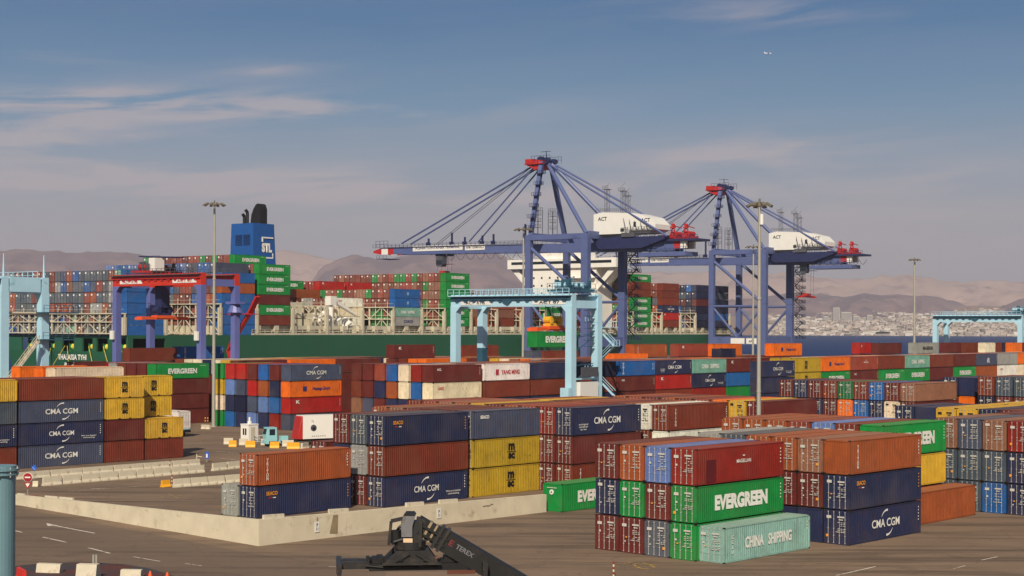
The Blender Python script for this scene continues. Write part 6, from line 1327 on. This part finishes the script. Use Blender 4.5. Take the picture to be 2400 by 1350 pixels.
mb = MB(); mb.box(-3.25, -2.001, -.55, -.2, -1.0, -.62); mb.box(-3.25, -2.001, .2, .55, -1.0, -.62); mb.box(2.601, 3.2, -.55, -.2, -1.25, -.75); mb.box(2.601, 3.2, .2, .55, -1.25, -.75); build(mb, 'telescopic_beam', DK2, sp0)
for x in (-3.5, 3.2):
    mb = MB(); mb.box(x, x + .24, -1.22, 1.22, -1.05, -.62)
    for y in (-1.22, 1.04): mb.box(x + .02, x + .22, y, y + .18, -1.6, -1.051)
    build(mb, 'end_beam', DK2, sp0)
mb = MB()
for q in range(16):
    x = rn.uniform(-2.6, 3.0); mb.box(x, x + rn.uniform(.12, .5), rn.uniform(-.6, 0), rn.uniform(.1, .5), -.72, -.72 + rn.uniform(.08, .34))
for q in range(5): x = rn.uniform(-2.2, 2.2); mb.tube((x, -.66, -.8), (x + rn.uniform(.4, .9), -.66, -.9), .05, 8)
build(mb, 'valve_block', DK, sp0)
mb = MB()
for x in (.9, 1.5, 1.9, 2.3): mb.tube((x, -.3, -.7), (x + .3, -.3, -.45), .12, 10)
mb.box(1.6, 2.9, -.75, -.66, -1.3, -1.1); build(mb, 'warning_plate', mat('amber_plate', (96, 52, 34), .6), sp0)
# machine body
mb = MB(); mb.prism([(-3.2, 1.2), (4.6, 1.2), (5.2, 2.0), (5.2, 3.0), (2.6, 3.2), (2.2, 2.2), (-3.2, 2.0)], 'y', -1.5, 1.5); build(mb, 'chassis', DK, rs)
mb = MB(); mb.box(-1.6, .4, -1.3, .1 - .6, 2.21, 4.2); cb = build(mb, 'cab', DK2, rs); mb = MB(); mb.box(-1.63, -1.6, -1.2, -.6, 2.9, 4.0); build(mb, 'window', GLASS, cb)
for x, r_, in ((-2.2, .9), (3.6, .8)):
    for y in (-1.8, 1.8): wheel(rs, x, y, r_, r_, .6)

# ------------------------------------------------------------------ near left edge: painted column, blocks and bed
PT = mat('column_teal', (108, 142, 152), .45, 0, .06, .8, dirt=(66, 96, 108), dscale=.6, dpos=(.6, .8)); pt = at(-2, 1112, 60)
c = empty('steel_column', (pt.x, 60, 0)); tag(c, 'thick teal steel column at the left edge with a flanged cap', 'column')
mb = MB(); mb.tube((0, 0, 0), (0, 0, pt.z), .60, 28); build(mb, 'shaft', PT, c, smooth=False)
for z0, z1, r_ in ((pt.z, pt.z + .06, .72), (pt.z + .061, pt.z + .16, .66), (pt.z + .161, pt.z + .23, .74), (pt.z + .231, pt.z + .34, .64)): mb = MB(); mb.tube((0, 0, z0), (0, 0, z1), r_, 28); build(mb, 'flange', PT, c)
for q in range(10): a_ = 2 * math.pi * q / 10; mb = MB(); mb.tube((.69 * math.cos(a_), .69 * math.sin(a_), pt.z - .07), (.69 * math.cos(a_), .69 * math.sin(a_), pt.z + .3), .025, 6); build(mb, 'bolt', GALV, c)
mb = MB(); mb.box(-.45, .14, -.66, -.60, 0, pt.z - .2); build(mb, 'lit_side_strip', mat('lit_side_strip', (220, 214, 200), .6), c)  # cream strip puts the column's sunlit left side into its colour
mb = MB(); pts = [gnd(*p) for p in ((30, 1332), (90, 1326), (200, 1322), (290, 1327), (350, 1337), (430, 1362), (500, 1400), (-60, 1440), (-60, 1350))]
n_ = len(pts); mb.v = [(p.x, p.y, 0.0) for p in pts] + [(p.x, p.y, .16) for p in pts]; mb.f = [tuple(range(n_, 2 * n_))] + [(i, (i + 1) % n_, n_ + (i + 1) % n_, n_ + i) for i in range(n_)]; mb.m = [0] * len(mb.f)
struct(build(mb, 'traffic_island', mat('island_dark_red', (84, 44, 38), .9, 0, .25, .8, dirt=(58, 56, 62), dscale=.25, dpos=(.45, .55))))
def rough_block(p, sx, sy, sz, rz, lab, tilt=0):
    mb = MB(); mb.prism([(-sy / 2, 0), (sy / 2, 0), (sy * .36, sz * .7), (sy * .3, sz), (-sy * .3, sz), (-sy * .36, sz * .7)], 'x', -sx / 2, sx / 2); o = build(mb, 'concrete_block', WBAR); o.location = p + Vector((0, 0, .16)); o.rotation_euler = (0, tilt, rz); tag(o, lab, 'block', 'worn blocks on the island')
rough_block(gnd(116, 1346), 1.75, .8, .62, R(-4), 'worn white concrete block at lower left, leftmost of three', R(1.5))
rough_block(gnd(207, 1358), 1.5, 1.0, .95, R(-8), 'worn white concrete block below the small grey post')
rough_block(gnd(309, 1358), 1.5, .7, .55, R(-6), 'worn white concrete block at lower left, rightmost of three')
for px, lab in ((219, 'left one of two short grey posts on the road edge'), (226, 'right one of two short grey posts on the road edge')):
    mb = MB(); mb.tube((0, 0, 0), (0, 0, .95), .09, 10); o = build(mb, 'short_post', POLE); o.location = gnd(px, 1330); tag(o, lab, 'post')
jersey(gnd(42, 1358), gnd(58, 1368), 'plastic_barrier', 'bright red barrier half hidden beside the teal column', m=mat('bright_red_plastic', (214, 48, 36), .5), h=.9)
for px, py, lab in ((352, 1362, 'left one of two orange cones at the bottom edge'), (392, 1365, 'right one of two orange cones at the bottom edge')):
    c = empty('traffic_cone', gnd(px, py)); tag(c, lab, 'cone', 'orange cones'); mb = MB(); mb.tube((0, 0, .05), (0, 0, .72), .24, 16, .06); build(mb, 'cone', OR, c); mb = MB(); mb.box(-.28, .28, -.28, .28, 0, .05); build(mb, 'base', OR, c)
# ------------------------------------------------------------------ aircraft
p = at(1801, 125, 2600); c = empty('aeroplane', p, R(0)); tag(c, 'tiny pale aeroplane high in the sky at right', 'aeroplane')
AW = mat('aircraft_white', (236, 236, 238), .4)
mb = MB(); mb.tube((-4.5, 0, 0), (3.6, 0, 0), .75, 12, .7); mb.tube((3.6, 0, 0), (5.2, 0, -.1), .7, 12, .15); mb.tube((-4.5, 0, 0), (-7, 0, .5), .75, 12, .15); build(mb, 'fuselage', AW, c)
for s_ in (-1, 1): mb = MB(); mb.hexa([(-1.2, 0, .0), (1.2, 0, 0), (-.2, s_ * 7, .3), (-1.3, s_ * 7, .3), (-1.2, 0, .25), (1.2, 0, .25), (-.2, s_ * 7, .42), (-1.3, s_ * 7, .42)]); build(mb, 'wing', AW, c)
mb = MB(); mb.prism([(-6.9, .5), (-5.2, .5), (-6.4, 2.6), (-7.2, 2.6)], 'y', -.12, .12); build(mb, 'tail_fin', AW, c)

# ------------------------------------------------------------------ every remaining container as one object
me = STV.mesh('shipping_containers', PAINTV); ca = me.color_attributes.new('Col', 'FLOAT_COLOR', 'CORNER')
flat = []
for p in me.polygons: flat.extend(list(STC[p.index]) * p.loop_total)
ca.data.foreach_set('color', flat)
tag(link('shipping_containers', me), 'the small remaining containers, mostly rows of ends aboard the green ship', 'containers', kind='stuff')
# ------------------------------------------------------------------ air
mb = MB(); mb.box(-12500, 12500, -2500, 24000, -12, 900)
m = bpy.data.materials.new('haze'); m.use_nodes = True; t = m.node_tree; t.nodes.clear()
vo = t.nodes.new('ShaderNodeVolumePrincipled'); vo.inputs['Density'].default_value = 0.000068; vo.inputs['Color'].default_value = (0.80, 0.80, 0.92, 1)
ot = t.nodes.new('ShaderNodeOutputMaterial'); t.links.new(vo.outputs[0], ot.inputs['Volume'])
hz_ = build(mb, 'haze', m); hz_['kind'] = 'stuff'; hz_['label'] = 'thin warm haze over the gulf and hills'; hz_['category'] = 'haze'
print('LABELS', len(USED), 'CNT', CNT[0], 'STUFF', len(STC) // 6)
